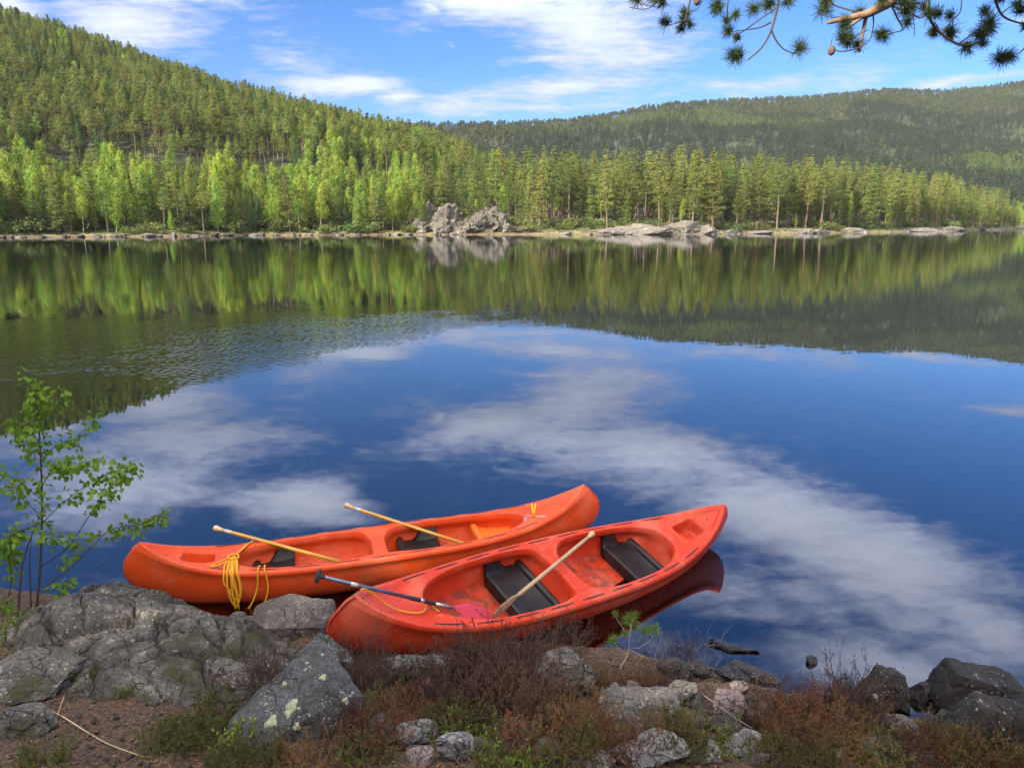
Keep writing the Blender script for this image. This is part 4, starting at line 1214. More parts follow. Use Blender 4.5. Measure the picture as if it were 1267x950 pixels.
R('stone', 800, 958, 130, 30, 35, 'rock_pale', 'long pale ledge at the bottom edge', 'stone', .7, .3, flat=.5)
R('stone', 738, 956, 52, 22, 36, 'rock_pale', 'small pale stone at the bottom edge left of the long ledge', 'stone', .8, .3)
hull_rock('boulder', 1073, 880, [(0, 10, -10), (3, 5, 22), (18, 4, 36), (34, 8, 46), (50, 15, 38), (60, 30, 18), (58, 10, -10), (10, 60, -10), (60, 60, -10), (30, 50, 40), (10, -4, 6), (42, -4, 4)], 37, 'rock_dark', 'dark round boulder with a tan top standing in the water', .04)
R('stone', 1143, 872, 40, 34, 38, 'rock_wet', 'small grey stone half under water beside the round boulder', 'stone', .8, .5, 7, .1)
hull_rock('boulder', 1168, 884, [(0, 0, -12), (0, 60, -12), (18, 10, 48), (24, 50, 47), (60, 4, 36), (112, 20, 20), (125, 70, 16), (130, 0, -12), (130, 60, -12), (4, 5, 20)], 39, 'rock_black', 'large dark wedge of rock in the water at the right edge')
hull_rock('boulder', 1168, 924, [(0, 0, -12), (0, 50, -12), (15, 8, 18), (45, 10, 46), (56, 45, 46), (100, 0, 40), (130, 40, 36), (135, 0, -12), (135, 50, -12), (36, -6, 12)], 44, 'rock_black', 'dark wedge of rock on the bank in front of the largest one')
R('stone', 1112, 912, 60, 26, 45, 'rock_grey', 'small split stone in the heather below the round boulder', 'stone', .8, .3)
R('stone', 1105, 945, 70, 30, 46, 'rock_grey', 'grey stone in the heather at the bottom, below the split stone', 'stone', .8, .3)
R('stone', 1180, 900, 44, 22, 47, 'rock_dark', 'little dark stone at the foot of the right-hand wedges', 'stone', .8, .3)
R('stone', 1005, 826, 15, 18, 48, 'rock_wet', 'tiny dark stone standing alone in the open water', 'stone', .8, .2, 6, .08, sub=3)
# broken stones between the heather on the right half of the bank
rq = random.Random(44); STM = ['rock_dark', 'rock_grey', 'rock_pink', 'rock_brown', 'rock_pale']
SP = [rock_mb(900 + k, (1, .8, .55), 14, .10, 4, 1.6) for k in range(6)]
SPM = {(k, m): SP[k].mesh('stone', M[m], smooth=False) for k in range(6) for m in STM}
for k in range(190):
    px = rq.uniform(690, 1240) if k < 150 else rq.uniform(380, 700); lim = np.interp(px, [380, 700, 800, 900, 1000, 1080, 1267], [855, 850, 855, 865, 880, 895, 905])
    p, t = ray_bank(px, rq.uniform(lim, 946)); m = rq.choice(STM); s_ = rq.choice([rq.uniform(.06, .12), rq.uniform(.12, .26)])
    o = link_mesh('stone', SPM[(rq.randrange(6), m)], None, (p[0], p[1], gh(p[0], p[1]) + .1 * s_), (rq.uniform(-.4, .4), rq.uniform(-.4, .4), rq.uniform(0, 6))); o.scale = (s_,) * 3
    tag(o, 'small broken ' + {'rock_dark': 'dark', 'rock_grey': 'grey', 'rock_pink': 'pinkish', 'rock_brown': 'brown', 'rock_pale': 'pale'}[m] + ' stone among the heather of the near bank', 'stone', 'broken stones among the heather')
# lichen rosettes on the big boulder
bpy.context.view_layer.update()
dep = bpy.context.evaluated_depsgraph_get()
for px, py, r_ in ((336, 893, .046), (361, 872, .048), (357, 882, .034), (368, 900, .026), (428, 866, .026), (352, 846, .022), (400, 838, .028)):
    u = (px - 633.5) / 950; v = (475 - py) / 950
    dr = Vector((u, math.cos(PITCH) + v * math.sin(PITCH), -math.sin(PITCH) + v * math.cos(PITCH))).normalized()
    mi = big.matrix_world.inverted()
    ok, hp, hn, _ = big.ray_cast(mi @ Vector((0, 0, 4)), mi.to_3x3() @ dr)
    if not ok: continue
    rl = random.Random(px); q = hn.to_track_quat('Z', 'Y'); V = [hp + hn * .008]; n = 26
    ring2 = []
    for k in range(n):
        a = 6.283 * k / n; rad_ = r_ * (1 + .22 * math.sin(3 * a + px) + rl.uniform(-.12, .12))
        V.append(hp + q @ Vector((rad_ * .75 * math.cos(a), rad_ * .75 * math.sin(a), .007)))
        ring2.append(hp + q @ Vector((rad_ * math.cos(a), rad_ * math.sin(a), -.012)))
    V += ring2
    b = MB(); b.add([tuple(x) for x in V], np.array([(0, 1 + k, 1 + (k + 1) % n) for k in range(n)])); 
    b.f.append(np.array([(1 + k, 1 + n + k, 1 + n + (k + 1) % n, 1 + (k + 1) % n) for k in range(n)])); b.m.append(np.zeros(n, int))
    b.build('lichen_patch', M['lichen_patch'], big)
# drifting piece of bark
b = rock_mb(77, (.52, .17, .10), 8, .08, 4, 2.5)
p, t = ray_bank(928, 788)
tag(b.build('driftwood', M['rock_wet'], loc=(2.12, 6.72, .006), rot=(0, .02, -.42)), 'dark pointed piece of driftwood floating beside the red canoe', 'driftwood')

# ------------------------------------------------------------ rocks along the far shore
def far_rock(name, px, off, w, h, seed, label, m='rock_shore', depth=.5, sink=.3, cuts=10, rough=.12, zup=0, tilt=(0, 0), cat='rock', group=None, me=None, sub=4):
    a = ax(px); y = float(ti(SHORE, a)) + off; s = y / 970
    W_, H_ = w * s, h * s
    loc = (a * y, y, H_ * (.5 - sink * .5) + zup)
    o = rock_mb(seed, (W_, W_ * depth, H_ * (1 + sink)), cuts, rough, 5).build(name, M[m], smooth=False, loc=loc, rot=(tilt[0], tilt[1], 0))
    return tag(o, label, cat, group)
for k, (px, off, w, h, zu, lab) in enumerate([(522, 4, 34, 24, 0, 'leftmost broken block of the bluff on the far shore'), (545, 5, 46, 38, 0, 'grey block of the far bluff, second from its left end'), (574, 3, 40, 22, 0, 'low dark block at the foot of the far bluff'),
        (556, 12, 66, 24, 3.6, 'mossy upper ledge of the far bluff, left part'), (592, 13, 70, 22, 2.4, 'mossy upper ledge of the far bluff, right part'), (598, 4, 40, 31, 0, 'pale rounded block at the water in the far bluff'),
        (622, 4, 34, 26, 0, 'pale block at the right end of the far bluff'), (646, 4, 44, 12, 0, 'low end of the far bluff where it meets the tan beach'), (533, 9, 40, 38, 2, 'upper left block of the far bluff beside the birches'), (612, 10, 44, 34, 1, 'upper right block of the far bluff under a pine')]):
    far_rock('rock_bluff', px, off, w, h, 161 + k, lab, depth=.6, zup=zu, cuts=20, rough=.30, m='rock_cliff')
for k, (px, w, h, lab) in enumerate([(760, 60, 9, 'left end of the pale ledge below the wooded point'), (872, 46, 12, 'dark fractured end of the pale ledge below the wooded point'), (905, 50, 6, 'low tan rock just right of the pale ledge'), (1000, 60, 6, 'low rock on the far shore under the tallest point pines'),
        (1060, 50, 7, 'tan shelf of rock toward the right of the point'), (1175, 50, 7, 'grey shelf of rock close to the tip of the point')]):
    far_rock('shore_rock', px, 1.5, w, h, 181 + k, lab, depth=.35, cuts=16, rough=.25, m='rock_shore', sink=.75)
far_rock('shore_rock', 790, 2, 112, 13, 64, 'long pale sloping rock on the far shore below the wooded point', depth=.4, zup=.2, sink=.6, tilt=(.1, -.04), cuts=9, rough=.2)
far_rock('shore_rock', 845, 3, 66, 17, 65, 'rounded pale rock joining the long sloping rock on its right', depth=.4, zup=.1, sink=.6, tilt=(.1, .05))
far_rock('shore_rock', 935, 3, 80, 4, 66, 'low tan ledge on the far shore right of the pale rocks', depth=.3, sink=.75)
far_rock('shore_rock', 1130, 2, 100, 5, 67, 'low grey ledge near the tip of the wooded point', depth=.3, sink=.75)
far_rock('shore_rock', 1215, 2, 60, 5, 69, 'dark low ledge at the tip of the wooded point', depth=.3, sink=.75, m='rock_dark')
protos_b = [rock_mb(700 + s, (1, .8, .62), 8, .14, 3, 1.4).mesh('shore_boulder', M['rock_shore']) for s in range(5)] + [rock_mb(720 + s, (1, .8, .6), 8, .14, 3, 1.4).mesh('shore_boulder', M['rock_dark']) for s in range(3)]
rb = random.Random(31)
for k in range(150):
    px = rb.uniform(-15, 1240) if k > 70 else rb.uniform(-15, 510)
    a = ax(px); y = float(ti(SHORE, a)) + rb.uniform(-2.0, 2.2); s = rb.uniform(.7, 2.6) * (1.4 if rb.random() < .1 else 1)
    left = px < 510
    me = protos_b[rb.randrange(5) if rb.random() < (.5 if left else .8) else 5 + rb.randrange(3)]
    o = link_mesh('shore_boulder', me, None, (a * y, y, rb.uniform(0, .25)), (rb.uniform(-.3, .3), rb.uniform(-.3, .3), rb.uniform(0, 6)))
    o.scale = (s * 1.5, s, s * .9)
    tag(o, 'small boulder at the far waterline under the birch belt' if left else 'small boulder at the far waterline below the wooded point', 'boulder', 'boulders along the far waterline')

# bushes at the foot of the far trees
M['shrub_leaf'] = foliage('shrub_leaves', (.11, .135, .035), (.07, .095, .03), .35)
def shrub_mesh(seed):
    r = np.random.default_rng(seed); C = r.normal(size=(60, 3)) * np.array([.55, .55, .30]) + np.array([0, 0, .55]); C = C[C[:, 2] > .05]
    P = np.repeat(C, 9, 0) + r.normal(size=(len(C) * 9, 3)) * .14
    b = MB(); b.add(*cards(P, .22, .13, r, up=.2)); return b.mesh('shrub', M['shrub_leaf'], smooth=False)
sm_ = [shrub_mesh(s) for s in range(4)]
for k in range(230):
    px = rb.uniform(-15, 1240); a = ax(px); dd = rb.uniform(1.6, 22); y = float(ti(SHORE, a)) + dd
    if (505 < px < 630 and dd < 9 and k % 3) or (px > 640 and k % 2): continue
    x = a * y; o = link_mesh('shrub', sm_[k % 4], None, (x, y, float(near_height(np.array([x]), np.array([y]))[0])), (0, 0, rb.uniform(0, 6)))
    s = rb.uniform(1.3, 3.6); o.scale = (s * 1.3, s * 1.3, s)
    tag(o, 'low green bush under the birches of the left far shore' if px < 505 else 'low green bush under the pines of the wooded point', 'bush', 'bushes under the far trees')

for k in range(26):                                             # bushes on and about the bluff
    px = rb.uniform(512, 640); a = ax(px); dd = rb.uniform(7, 17); y = float(ti(SHORE, a)) + dd; x = a * y
    zt = float(near_height(np.array([x]), np.array([y]))[0]) + rb.uniform(1.5, 5.5) * (1 - abs(px - 576) / 70)
    o = link_mesh('shrub', sm_[k % 4], None, (x, y, zt), (0, 0, rb.uniform(0, 6))); s = rb.uniform(1.4, 3.2); o.scale = (s * 1.3, s * 1.3, s)
    tag(o, 'green bush growing on the ledges of the far rocky bluff', 'bush', 'bushes on the far bluff')

# ------------------------------------------------------------ heather, bilberry, litter
M['stem'] = simple('heather_stem', (.10, .065, .05), .9, scale=20)
M['heath_dark'] = foliage('dark_heather', (.085, .040, .026), (.048, .026, .018), .15, hue=.02)
M['heath_rust'] = foliage('rusty_heather', (.19, .085, .026), (.09, .044, .02), .2, hue=.02)
M['heath_olive'] = foliage('olive_heather', (.14, .15, .032), (.085, .078, .025), .25, hue=.02)
M['bilberry'] = foliage('bilberry_leaves', (.17, .26, .03), (.12, .20, .025), .4)
M['grey_twig'] = simple('grey_twig', (.26, .22, .20), .9, scale=20)

def heather_meshes(seed, leafm, H=.42, n=85, rad_=.16, leaf=1.0):
    r = np.random.default_rng(seed); sb = MB(); C = []; A = []
    for k in range(n):
        az = r.uniform(0, 6.28); q = rad_ * math.sqrt(r.uniform()); lean = r.uniform(.05, .75)
        h = H * r.uniform(.5, 1.05)
        p = np.array([q * math.cos(az), q * math.sin(az), -.03]); d = unit(np.array([math.cos(az) * lean, math.sin(az) * lean, 1]) + r.normal(size=3) * .15)
        pts = [p]
        for j in range(4):
            d = unit(d + r.normal(size=3) * .22 + np.array([0, 0, .08])); pts.append(pts[-1] + d * h / 4)
        pts = np.array(pts); sb.tube(pts, [.0026, .0022, .0018, .0014, .0009], 3, cap=False)
        for s in range(3):
            j = r.integers(1, 4); d2 = unit(d + r.normal(size=3) * .5); e = pts[j] + d2 * h * r.uniform(.18, .42)
            sb.tube([pts[j], (pts[j] + e) / 2 + r.normal(size=3) * .008, e], [.0014, .0011, .0007], 3, cap=False)
            for t in np.linspace(.25, 1, int(9 * leaf) + 1): C.append(pts[j] + (e - pts[j]) * t); A.append(d2)
        for t in np.linspace(.45, 1, int(13 * leaf) + 1):
            u = t * 4; j = min(int(u), 3); C.append(pts[j] + (pts[j + 1] - pts[j]) * (u - j)); A.append(d)
    C = np.array(C); A = np.array(A)
    P = np.repeat(C, 2, 0) + r.normal(size=(len(C) * 2, 3)) * .0045
    lb_ = MB(); lb_.add(*cards(P, .015, .0052, r, axis=np.repeat(A, 2, 0) * 1.4))
    return sb.mesh('stems', M['stem']), lb_.mesh('foliage', M[leafm], smooth=False)
HEATH = {'dark': [heather_meshes(10 + s, 'heath_dark', .42, 66) for s in range(3)], 'rust': [heather_meshes(20 + s, 'heath_rust', .34, 56) for s in range(3)],
         'olive': [heather_meshes(30 + s, 'heath_olive', .28, 66, .15, 1.2) for s in range(3)], 'bare': [heather_meshes(40 + s, 'heath_dark', .5, 40, .14, .35) for s in range(2)]}
rh = random.Random(9)
def heather(px, py, kind, s, where):
    p, t = ray_bank(px, py)
    o = empty('heather_bush', (p[0], p[1], gh(p[0], p[1]) - .01), (0, 0, rh.uniform(0, 6.28)), s * rh.uniform(.9, 1.12))
    a, b_ = rh.choice(HEATH[kind]); link_mesh('stems', a, o); link_mesh('foliage', b_, o)
    look = {'dark': 'dark maroon', 'rust': 'rust brown', 'olive': 'olive green', 'bare': 'thin bare twiggy'}[kind]
    tag(o, f'{look} heather bush {where}', 'heather', 'heather on the near bank')
HL = [(590, 852, 'dark', 1.1, 'against the near end of the red canoe'), (622, 850, 'dark', 1.2, 'rising in front of the pale paddle blade'), (560, 850, 'dark', 1.0, 'between the grey rocks and the red canoe'),
      (650, 868, 'dark', 1.1, 'left of the boulder below the red canoe'), (600, 880, 'dark', 1.1, 'in the thick patch below the paddle blade'), (635, 895, 'dark', 1.0, 'lower in the thick patch below the paddle blade'),
      (560, 885, 'dark', .9, 'above the two pale stones'), (680, 835, 'dark', .9, 'against the side of the red canoe'), (700, 800, 'dark', .85, 'touching the side of the red canoe behind the boulder'),
      (670, 900, 'dark', .9, 'in front of the boulder below the canoe'), (606, 838, 'dark', 1.15, 'in front of the red paddle blade'), (655, 838, 'bare', 1.15, 'in front of the pale paddle shaft'),
      (590, 915, 'olive', 1.0, 'right of the smooth pale stone'), (565, 905, 'olive', .9, 'between the two pale stones'), (690, 925, 'rust', 1.0, 'below the boulder at the middle'), (720, 905, 'rust', 1.0, 'right of the boulder at the middle'),
      (650, 940, 'rust', .95, 'at the bottom edge in the middle'), (700, 950, 'olive', 1.0, 'at the bottom edge by the small pale stone'), (745, 930, 'rust', 1.0, 'in front of the grey ledge'), (775, 938, 'rust', .95, 'left of the long pale ledge'),
      (860, 925, 'olive', 1.15, 'in front of the angular pink stone'), (835, 935, 'olive', 1.0, 'behind the long pale ledge'), (820, 925, 'rust', .8, 'on the grey ledge'), (620, 955, 'olive', .9, 'at the bottom edge right of the pale stones'),
      (955, 905, 'rust', 1.1, 'right of the angular pink stone'), (985, 895, 'rust', 1.1, 'at the water edge right of the pink stone'), (1010, 910, 'rust', 1.1, 'at the water edge in the middle of the right patch'),
      (1045, 890, 'dark', 1.15, 'at the water edge left of the round boulder'), (1060, 910, 'rust', 1.0, 'below the round boulder'), (1035, 930, 'rust', 1.05, 'low in the right patch'), (985, 935, 'rust', 1.0, 'right of the pale stained stone'),
      (1010, 950, 'olive', .9, 'at the bottom edge in the right patch'), (960, 955, 'olive', .9, 'at the bottom edge by the pale stained stone'), (1045, 885, 'bare', 1.2, 'standing tallest beside the round boulder'),
      (1160, 935, 'rust', 1.0, 'in front of the dark wedge rocks'), (1130, 945, 'rust', .9, 'right of the bottom grey stone'), (1195, 945, 'olive', 1.0, 'under the front dark wedge'), (1250, 940, 'olive', 1.1, 'in the bottom right corner'), (1225, 950, 'rust', .9, 'at the bottom edge near the right corner'),
      (1075, 940, 'olive', .9, 'below the split stone'), (240, 915, 'olive', .95, 'left of the lichen boulder'), (215, 930, 'olive', .85, 'in the litter left of the lichen boulder'), (270, 890, 'olive', .85, 'at the corner of the outcrop'),
      (305, 860, 'dark', .75, 'in a crack of the outcrop'), (330, 840, 'bare', .8, 'in a crack of the outcrop by the brown slab'), (345, 820, 'olive', .6, 'beside the brown slab'), (280, 845, 'bare', .7, 'on the outcrop'),
      (430, 915, 'dark', .85, 'right of the lichen boulder'), (455, 890, 'olive', .85, 'between the lichen boulder and the grey rocks'), (470, 920, 'rust', .85, 'left of the smooth pale stone'), (450, 945, 'olive', .8, 'at the bottom edge left of the pale stones'),
      (440, 862, 'dark', .9, 'under the near end of the red canoe'), (470, 855, 'bare', 1.1, 'sprawling against the red canoe end'), (440, 850, 'bare', 1.1, 'in front of the red canoe stem'), (525, 870, 'dark', .9, 'in front of the right grey rock'), (500, 890, 'rust', .8, 'above the smooth pale stone'),
      (60, 945, 'olive', .8, 'in the bottom left corner'), (110, 850, 'olive', .6, 'on the litter right of the upper left boulder'), (150, 860, 'olive', .5, 'in the middle of the brown litter'), (330, 945, 'olive', .8, 'at the bottom edge under the lichen boulder'), (290, 950, 'olive', .8, 'at the bottom edge left of the lichen boulder'), (390, 950, 'rust', .8, 'at the bottom edge by the dark flat stone'),
      (745, 845, 'rust', .6, 'left of the pine seedling'), (790, 850, 'rust', .6, 'at the foot of the pine seedling'), (815, 845, 'bare', .7, 'right of the pine seedling at the waterline'), (845, 815, 'bare', .7, 'over the water under the red canoe bow')]
for h in HL: heather(*h)

def leaf_fan(C, D, N, L, Wd):
    """small pointed oval leaves: C base points, D directions, N face normals"""
    D = unit(D); S = unit(np.cross(D, N)); N = np.cross(S, D); n = len(C)
    L = np.broadcast_to(L, (n,))[:, None]; Wd = np.broadcast_to(Wd, (n,))[:, None]
    prof = [(0, 0), (.18, .38), (.42, .5), (.72, .3), (1, 0), (.72, -.3), (.42, -.5), (.18, -.38)]
    V = [C + D * L * a + S * Wd * b_ + N * L * (.10 * abs(b_) - .12 * a * a) for a, b_ in prof]
    V = np.stack(V, 1).reshape(-1, 3); o = np.arange(n)[:, None] * 8
    F = np.concatenate([o + np.array([0, 1, 2, 3]), o + np.array([0, 3, 4, 4])[None, :] * 0 + o * 0 + np.array([0, 3, 4, 5]), o + np.array([0, 5, 6, 7])])
    return V, F
def bilberry_mesh(seed, n=16, H=.17):
    r = np.random.default_rng(seed); sb = MB(); C = []; D = []
    for k in range(n):
        p = np.array([*r.normal(size=2) * .05, -.02]); d = unit(np.array([*r.normal(size=2) * .4, 1])); pts = [p]
        for j in range(3): d = unit(d + r.normal(size=3) * .2); pts.append(pts[-1] + d * H * r.uniform(.2, .4))
        sb.tube(pts, [.0022, .0018, .0015, .001], 3, cap=False)
        for j in range(11):
            t = r.uniform(.3, 1) * 3; i_ = min(int(t), 2); C.append(pts[i_] + (pts[i_ + 1] - pts[i_]) * (t - i_)); D.append(unit(r.normal(size=3) + np.array([0, 0, .5])))
    C = np.array(C); D = np.array(D); lb_ = MB(); lb_.add(*leaf_fan(C, D, unit(r.normal(size=C.shape) + np.array([0, 0, 1])), r.uniform(.018, .032, len(C)), .015))
    return sb.mesh('stems', M['stem']), lb_.mesh('leaves', M['bilberry'], smooth=False)
BIL = [bilberry_mesh(60 + s) for s in range(3)]
for k, (px, py, s, w) in enumerate([(300, 925, 1.15, 'in front of the dark stone left of the lichen boulder'), (562, 925, .9, 'between the pale stones'), (605, 950, 1.1, 'at the bottom edge right of the pale stones'), (645, 958, 1.0, 'at the bottom edge under the rusty heather'),
                     (460, 880, .8, 'under the grey rock by the red canoe'), (540, 855, .7, 'on the right grey rock by the red canoe'), (500, 850, .6, 'on the left grey rock by the red canoe'), (830, 925, .8, 'on the grey ledge'), (480, 770, .0, ''), (35, 770, 1.0, 'at the foot of the birch sapling'), (12, 790, 1.2, 'left of the birch sapling stem'), (75, 765, .8, 'right of the birch sapling stem'), (1140, 905, .6, 'beside the split stone'), (548, 890, .7, 'above the right pale stone')]):
    if not s: continue
    p, t = ray_bank(px, py); o = empty('bilberry_plant', (p[0], p[1], gh(p[0], p[1])), (0, 0, k), s)
    a, b_ = BIL[k % 3]; link_mesh('stems', a, o); link_mesh('leaves', b_, o)
    tag(o, f'small bright green leafy plant {w}', 'plant', 'leafy plants on the near bank')

M['litter'] = foliage('dead_needles', (.27, .135, .065), (.09, .05, .034), .05, hue=0, val=0, scale=9)
M['litter_leaf'] = foliage('dead_leaves', (.24, .12, .06), (.15, .085, .05), .1, hue=0, val=0, scale=14)
rl = np.random.default_rng(12)
def bank_points(n, x0, x1, y0, y1, lift):
    x = rl.uniform(x0, x1, n); y = rl.uniform(y0, y1, n); ok = y < np.interp(x, BX, BY) - .12
    x, y = x[ok], y[ok]; return np.stack([x, y, bank_h(x, y) + lift], 1)
lit = MB()
C = bank_points(26000, -6, 5, 3.7, 7.6, .012)
V, F = cards(C, .062, .0075, rl, axis=None); ctr = np.repeat(C, 4, 0); V = ctr + (V - ctr) * np.array([1, 1, .28]); lit.add(V, F, 0)
C = bank_points(2600, -6, 5, 3.7, 7.6, .014); V, F = cards(C, .032, .020, rl); ctr = np.repeat(C, 4, 0); V = ctr + (V - ctr) * np.array([1, 1, .45]); lit.add(V, F, 1)
tag(lit.build('needle_litter', [M['litter'], M['litter_leaf']], smooth=False), 'brown needles and dead leaves lying on the bank', 'litter', kind='stuff')
grv = MB(); r0 = rock_mb(5, (1, .85, .7), 6, .1, 2)
V0, F0 = r0.v[0], r0.f[0]
C = np.concatenate([bank_points(900, -5.8, -1.5, 3.8, 6.6, .0), bank_points(300, 0.2, 4.5, 4.6, 6.6, 0)])
for c in C:
    s = rl.uniform(.016, .055); th = rl.uniform(0, 6.28); ct, st_ = math.cos(th), math.sin(th)
    grv.add(np.stack([V0[:, 0] * ct - V0[:, 1] * st_, V0[:, 0] * st_ + V0[:, 1] * ct, V0[:, 2]], 1) * s + c, F0)
tag(grv.build('gravel', M['rock_dark']), 'small dark cones and stone crumbs on the litter', 'gravel', kind='stuff')
# a bare fallen twig on the litter
def on_bank(pts, lift=.012):
    o = []
    for px, py in pts:
        p, t = ray_bank(px, py); o.append((p[0], p[1], gh(p[0], p[1]) + lift))
    return o
b = MB(); b.tube(smooth_curve(on_bank([(58, 880), (80, 893), (105, 908), (135, 924), (178, 940)], .02)), np.linspace(.0055, .003, 33), 6); b.tube(smooth_curve(on_bank([(72, 890), (76, 878), (80, 868)], .03)), .004, 5)
tag(b.build('twig', M['wood_pale']), 'long pale bent twig lying on the brown litter', 'twig')
b = MB(); b.tube(smooth_curve(on_bank([(868, 868), (888, 884), (910, 900), (930, 912)], .07)), .005, 5)
tag(b.build('twig', M['grey_twig']), 'straight grey twig across the stones right of the pine seedling', 'twig')

# bits afloat near the bank
fl = MB(); n = 70
fx = np.concatenate([rl.uniform(1.4, 5, 45), rl.uniform(-1, 5, 25)]); fy = np.interp(fx, BX, BY) + np.concatenate([rl.uniform(.03, .5, 45), rl.uniform(.3, 2.5, 25)])
Cf = np.stack([fx, fy, np.full(n, .004)], 1); V, F = cards(Cf, .028, .016, rl); ctr = np.repeat(Cf, 4, 0); V = ctr + (V - ctr) * np.array([1, 1, .05]); fl.add(V, F)
tag(fl.build('floating_bits', M['litter_leaf'], smooth=False), 'small leaves and specks afloat by the bank', 'litter', kind='stuff')
b = MB(); rg = np.random.default_rng(6)                         # dry grass over the water under the red canoe
for k in range(60):
    p = np.array([rg.uniform(1.25, 2.0), rg.uniform(6.35, 6.75), .02]); d = unit(np.array([rg.normal(0, .5), rg.normal(0, .4), 1])); L_ = rg.uniform(.12, .34)
    b.tube([p, p + d * L_ * .5, p + d * L_ * .8 + np.array([rg.normal(0, .06), rg.normal(0, .05), -.01])], [.0022, .0017, .0008], 3, cap=False)
tag(b.build('dry_grass', M['grey_twig']), 'wisps of grey dry grass at the waterline under the red canoe', 'grass', kind='stuff')

# ------------------------------------------------------------ birch sapling, pine seedling
def pxw(px, py, depth, dy=0):
    u = (px - 633.5) / 950; v = (475 - py) / 950
    return np.array([0, 0, 4.0]) + depth * np.array([u, math.cos(PITCH) + v * math.sin(PITCH), -math.sin(PITCH) + v * math.cos(PITCH)]) + np.array([0, dy, 0])
M['twig_dark'] = simple('birch_twig', (.055, .035, .030), .8, scale=20)
M['sap_leaf'] = foliage('sapling_leaves', (.22, .36, .035), (.13, .24, .026), .45, hue=0, val=0, scale=5)
p0, DS = ray_bank(45, 768)
BR = [([(44, 772), (47, 735), (50, 698), (52, 624), (50, 560), (47, 520), (43, 490), (37, 464)], .013, .35, 0), ([(22, 772), (24, 720), (28, 690), (42, 648), (52, 628)], .010, 0, .05), ([(39, 770), (39, 720), (40, 690), (44, 660)], .009, 0, -.05),
      ([(51, 700), (85, 676), (122, 624), (147, 595), (173, 574)], .006, .45, -.10), ([(55, 727), (92, 698), (129, 661), (166, 654), (193, 643)], .006, .45, .12), ([(53, 646), (74, 624), (111, 598), (147, 585)], .005, .35, .2),
      ([(52, 602), (74, 573), (103, 569), (144, 557)], .0045, .35, -.18), ([(50, 562), (74, 550), (88, 543), (108, 523)], .004, .3, .15), ([(48, 514), (62, 498), (74, 486)], .003, .1, .08), ([(48, 735), (103, 713), (146, 689)], .0035, 2, .1),
      ([(48, 569), (29, 554), (11, 530)], .0035, .25, .1), ([(50, 617), (29, 591), (5, 574)], .004, .3, -.15), ([(52, 639), (22, 620), (-6, 604)], .0045, .3, .12), ([(52, 646), (22, 657), (-10, 670)], .005, .3, -.1), ([(22, 705), (7, 690), (-12, 672)], .006, .3, .1),
      ([(24, 735), (8, 745), (-10, 752)], .004, .3, .0), ([(47, 545), (33, 530), (24, 515)], .003, .2, -.1), ([(50, 590), (64, 580), (80, 590)], .003, .2, .15), ([(51, 670), (70, 660), (95, 655)], .0035, .3, -.15), ([(60, 720), (80, 690), (100, 672)], .003, .3, .1),
      ([(5, 760), (10, 720), (3, 690), (8, 660)], .007, .35, .12), ([(60, 772), (75, 735), (90, 715)], .003, .5, -.1)]
rsp = np.random.default_rng(8)
sap = tag(empty('birch_sapling', (p0[0], p0[1], gh(p0[0], p0[1]))), 'young birch with fresh green leaves growing at the left edge of the bank', 'sapling')
so = np.array(sap.location); sb = MB(); LC = []; LD = []
for pts, r, lf, dy in BR:
    n = len(pts); Wp = np.array([pxw(x, y, DS, dy * (i / (n - 1)) * 1.2) for i, (x, y) in enumerate(pts)]) - so
    c = smooth_curve(Wp, 6); sb.tube(c, np.linspace(r, r * .3, len(c)), 6 if r > .005 else 4)
    if lf >= 1: continue
    L_ = np.linalg.norm(np.diff(c, axis=0), axis=1).sum()
    dens_ = 112 if r < .01 else 92
    for q in range(int(L_ * dens_ * (1 - lf) * 1.5) if lf else 0):
        t = rsp.uniform(lf, 1.02) * (len(c) - 1.001); i_ = min(int(t), len(c) - 2)
        p = c[i_] + (c[i_ + 1] - c[i_]) * (t - i_)
        side = unit(rsp.normal(size=3) + np.array([0, 0, -.25]))
        e = p + side * rsp.uniform(.015, .10)
        if rsp.uniform() < .3: sb.tube([p, e], [.0012, .0009], 3, cap=False)
        LC.append(e); LD.append(side + np.array([0, 0, -.8]) + rsp.normal(size=3) * .35)
LC = np.array(LC); LD = np.array(LD)
lb_ = MB(); lb_.add(*leaf_fan(LC, LD, unit(rsp.normal(size=LC.shape) + np.array([0, -.6, .5])), rsp.uniform(.036, .076, len(LC)), rsp.uniform(.030, .060, len(LC))))
sb.build('stem', M['twig_dark'], sap); lb_.build('leaves', M['sap_leaf'], sap, smooth=False)

M['needle'] = foliage('seedling_needles', (.13, .20, .03), (.09, .15, .025), .3, hue=0, val=0)
p0, D2_ = ray_bank(762, 845)
sd = tag(empty('pine_seedling', (p0[0], p0[1], gh(p0[0], p0[1]))), 'little pine seedling with grey stem and green needle tufts by the red canoe', 'seedling')
so = np.array(sd.location); sb = MB(); TC = []
for pts, r, dy in [([(761, 846), (768, 826), (777, 808), (779, 785), (783, 764)], .009, 0), ([(777, 806), (766, 790), (756, 785)], .004, -.06), ([(778, 800), (790, 806), (806, 802), (815, 794)], .004, .08), ([(779, 803), (796, 808), (810, 806)], .003, -.05),
                   ([(779, 790), (770, 778), (762, 768)], .003, .05), ([(770, 822), (758, 826), (738, 816)], .003, .06), ([(780, 785), (790, 798), (798, 792)], .003, .06), ([(778, 812), (764, 802), (758, 792)], .003, .03), ([(781, 776), (777, 768), (774, 762)], .003, 0)]:
    n = len(pts); c = smooth_curve(np.array([pxw(x, y, D2_, dy * i / (n - 1) * 2) for i, (x, y) in enumerate(pts)]) - so, 5); sb.tube(c, np.linspace(r, r * .45, len(c)), 6)
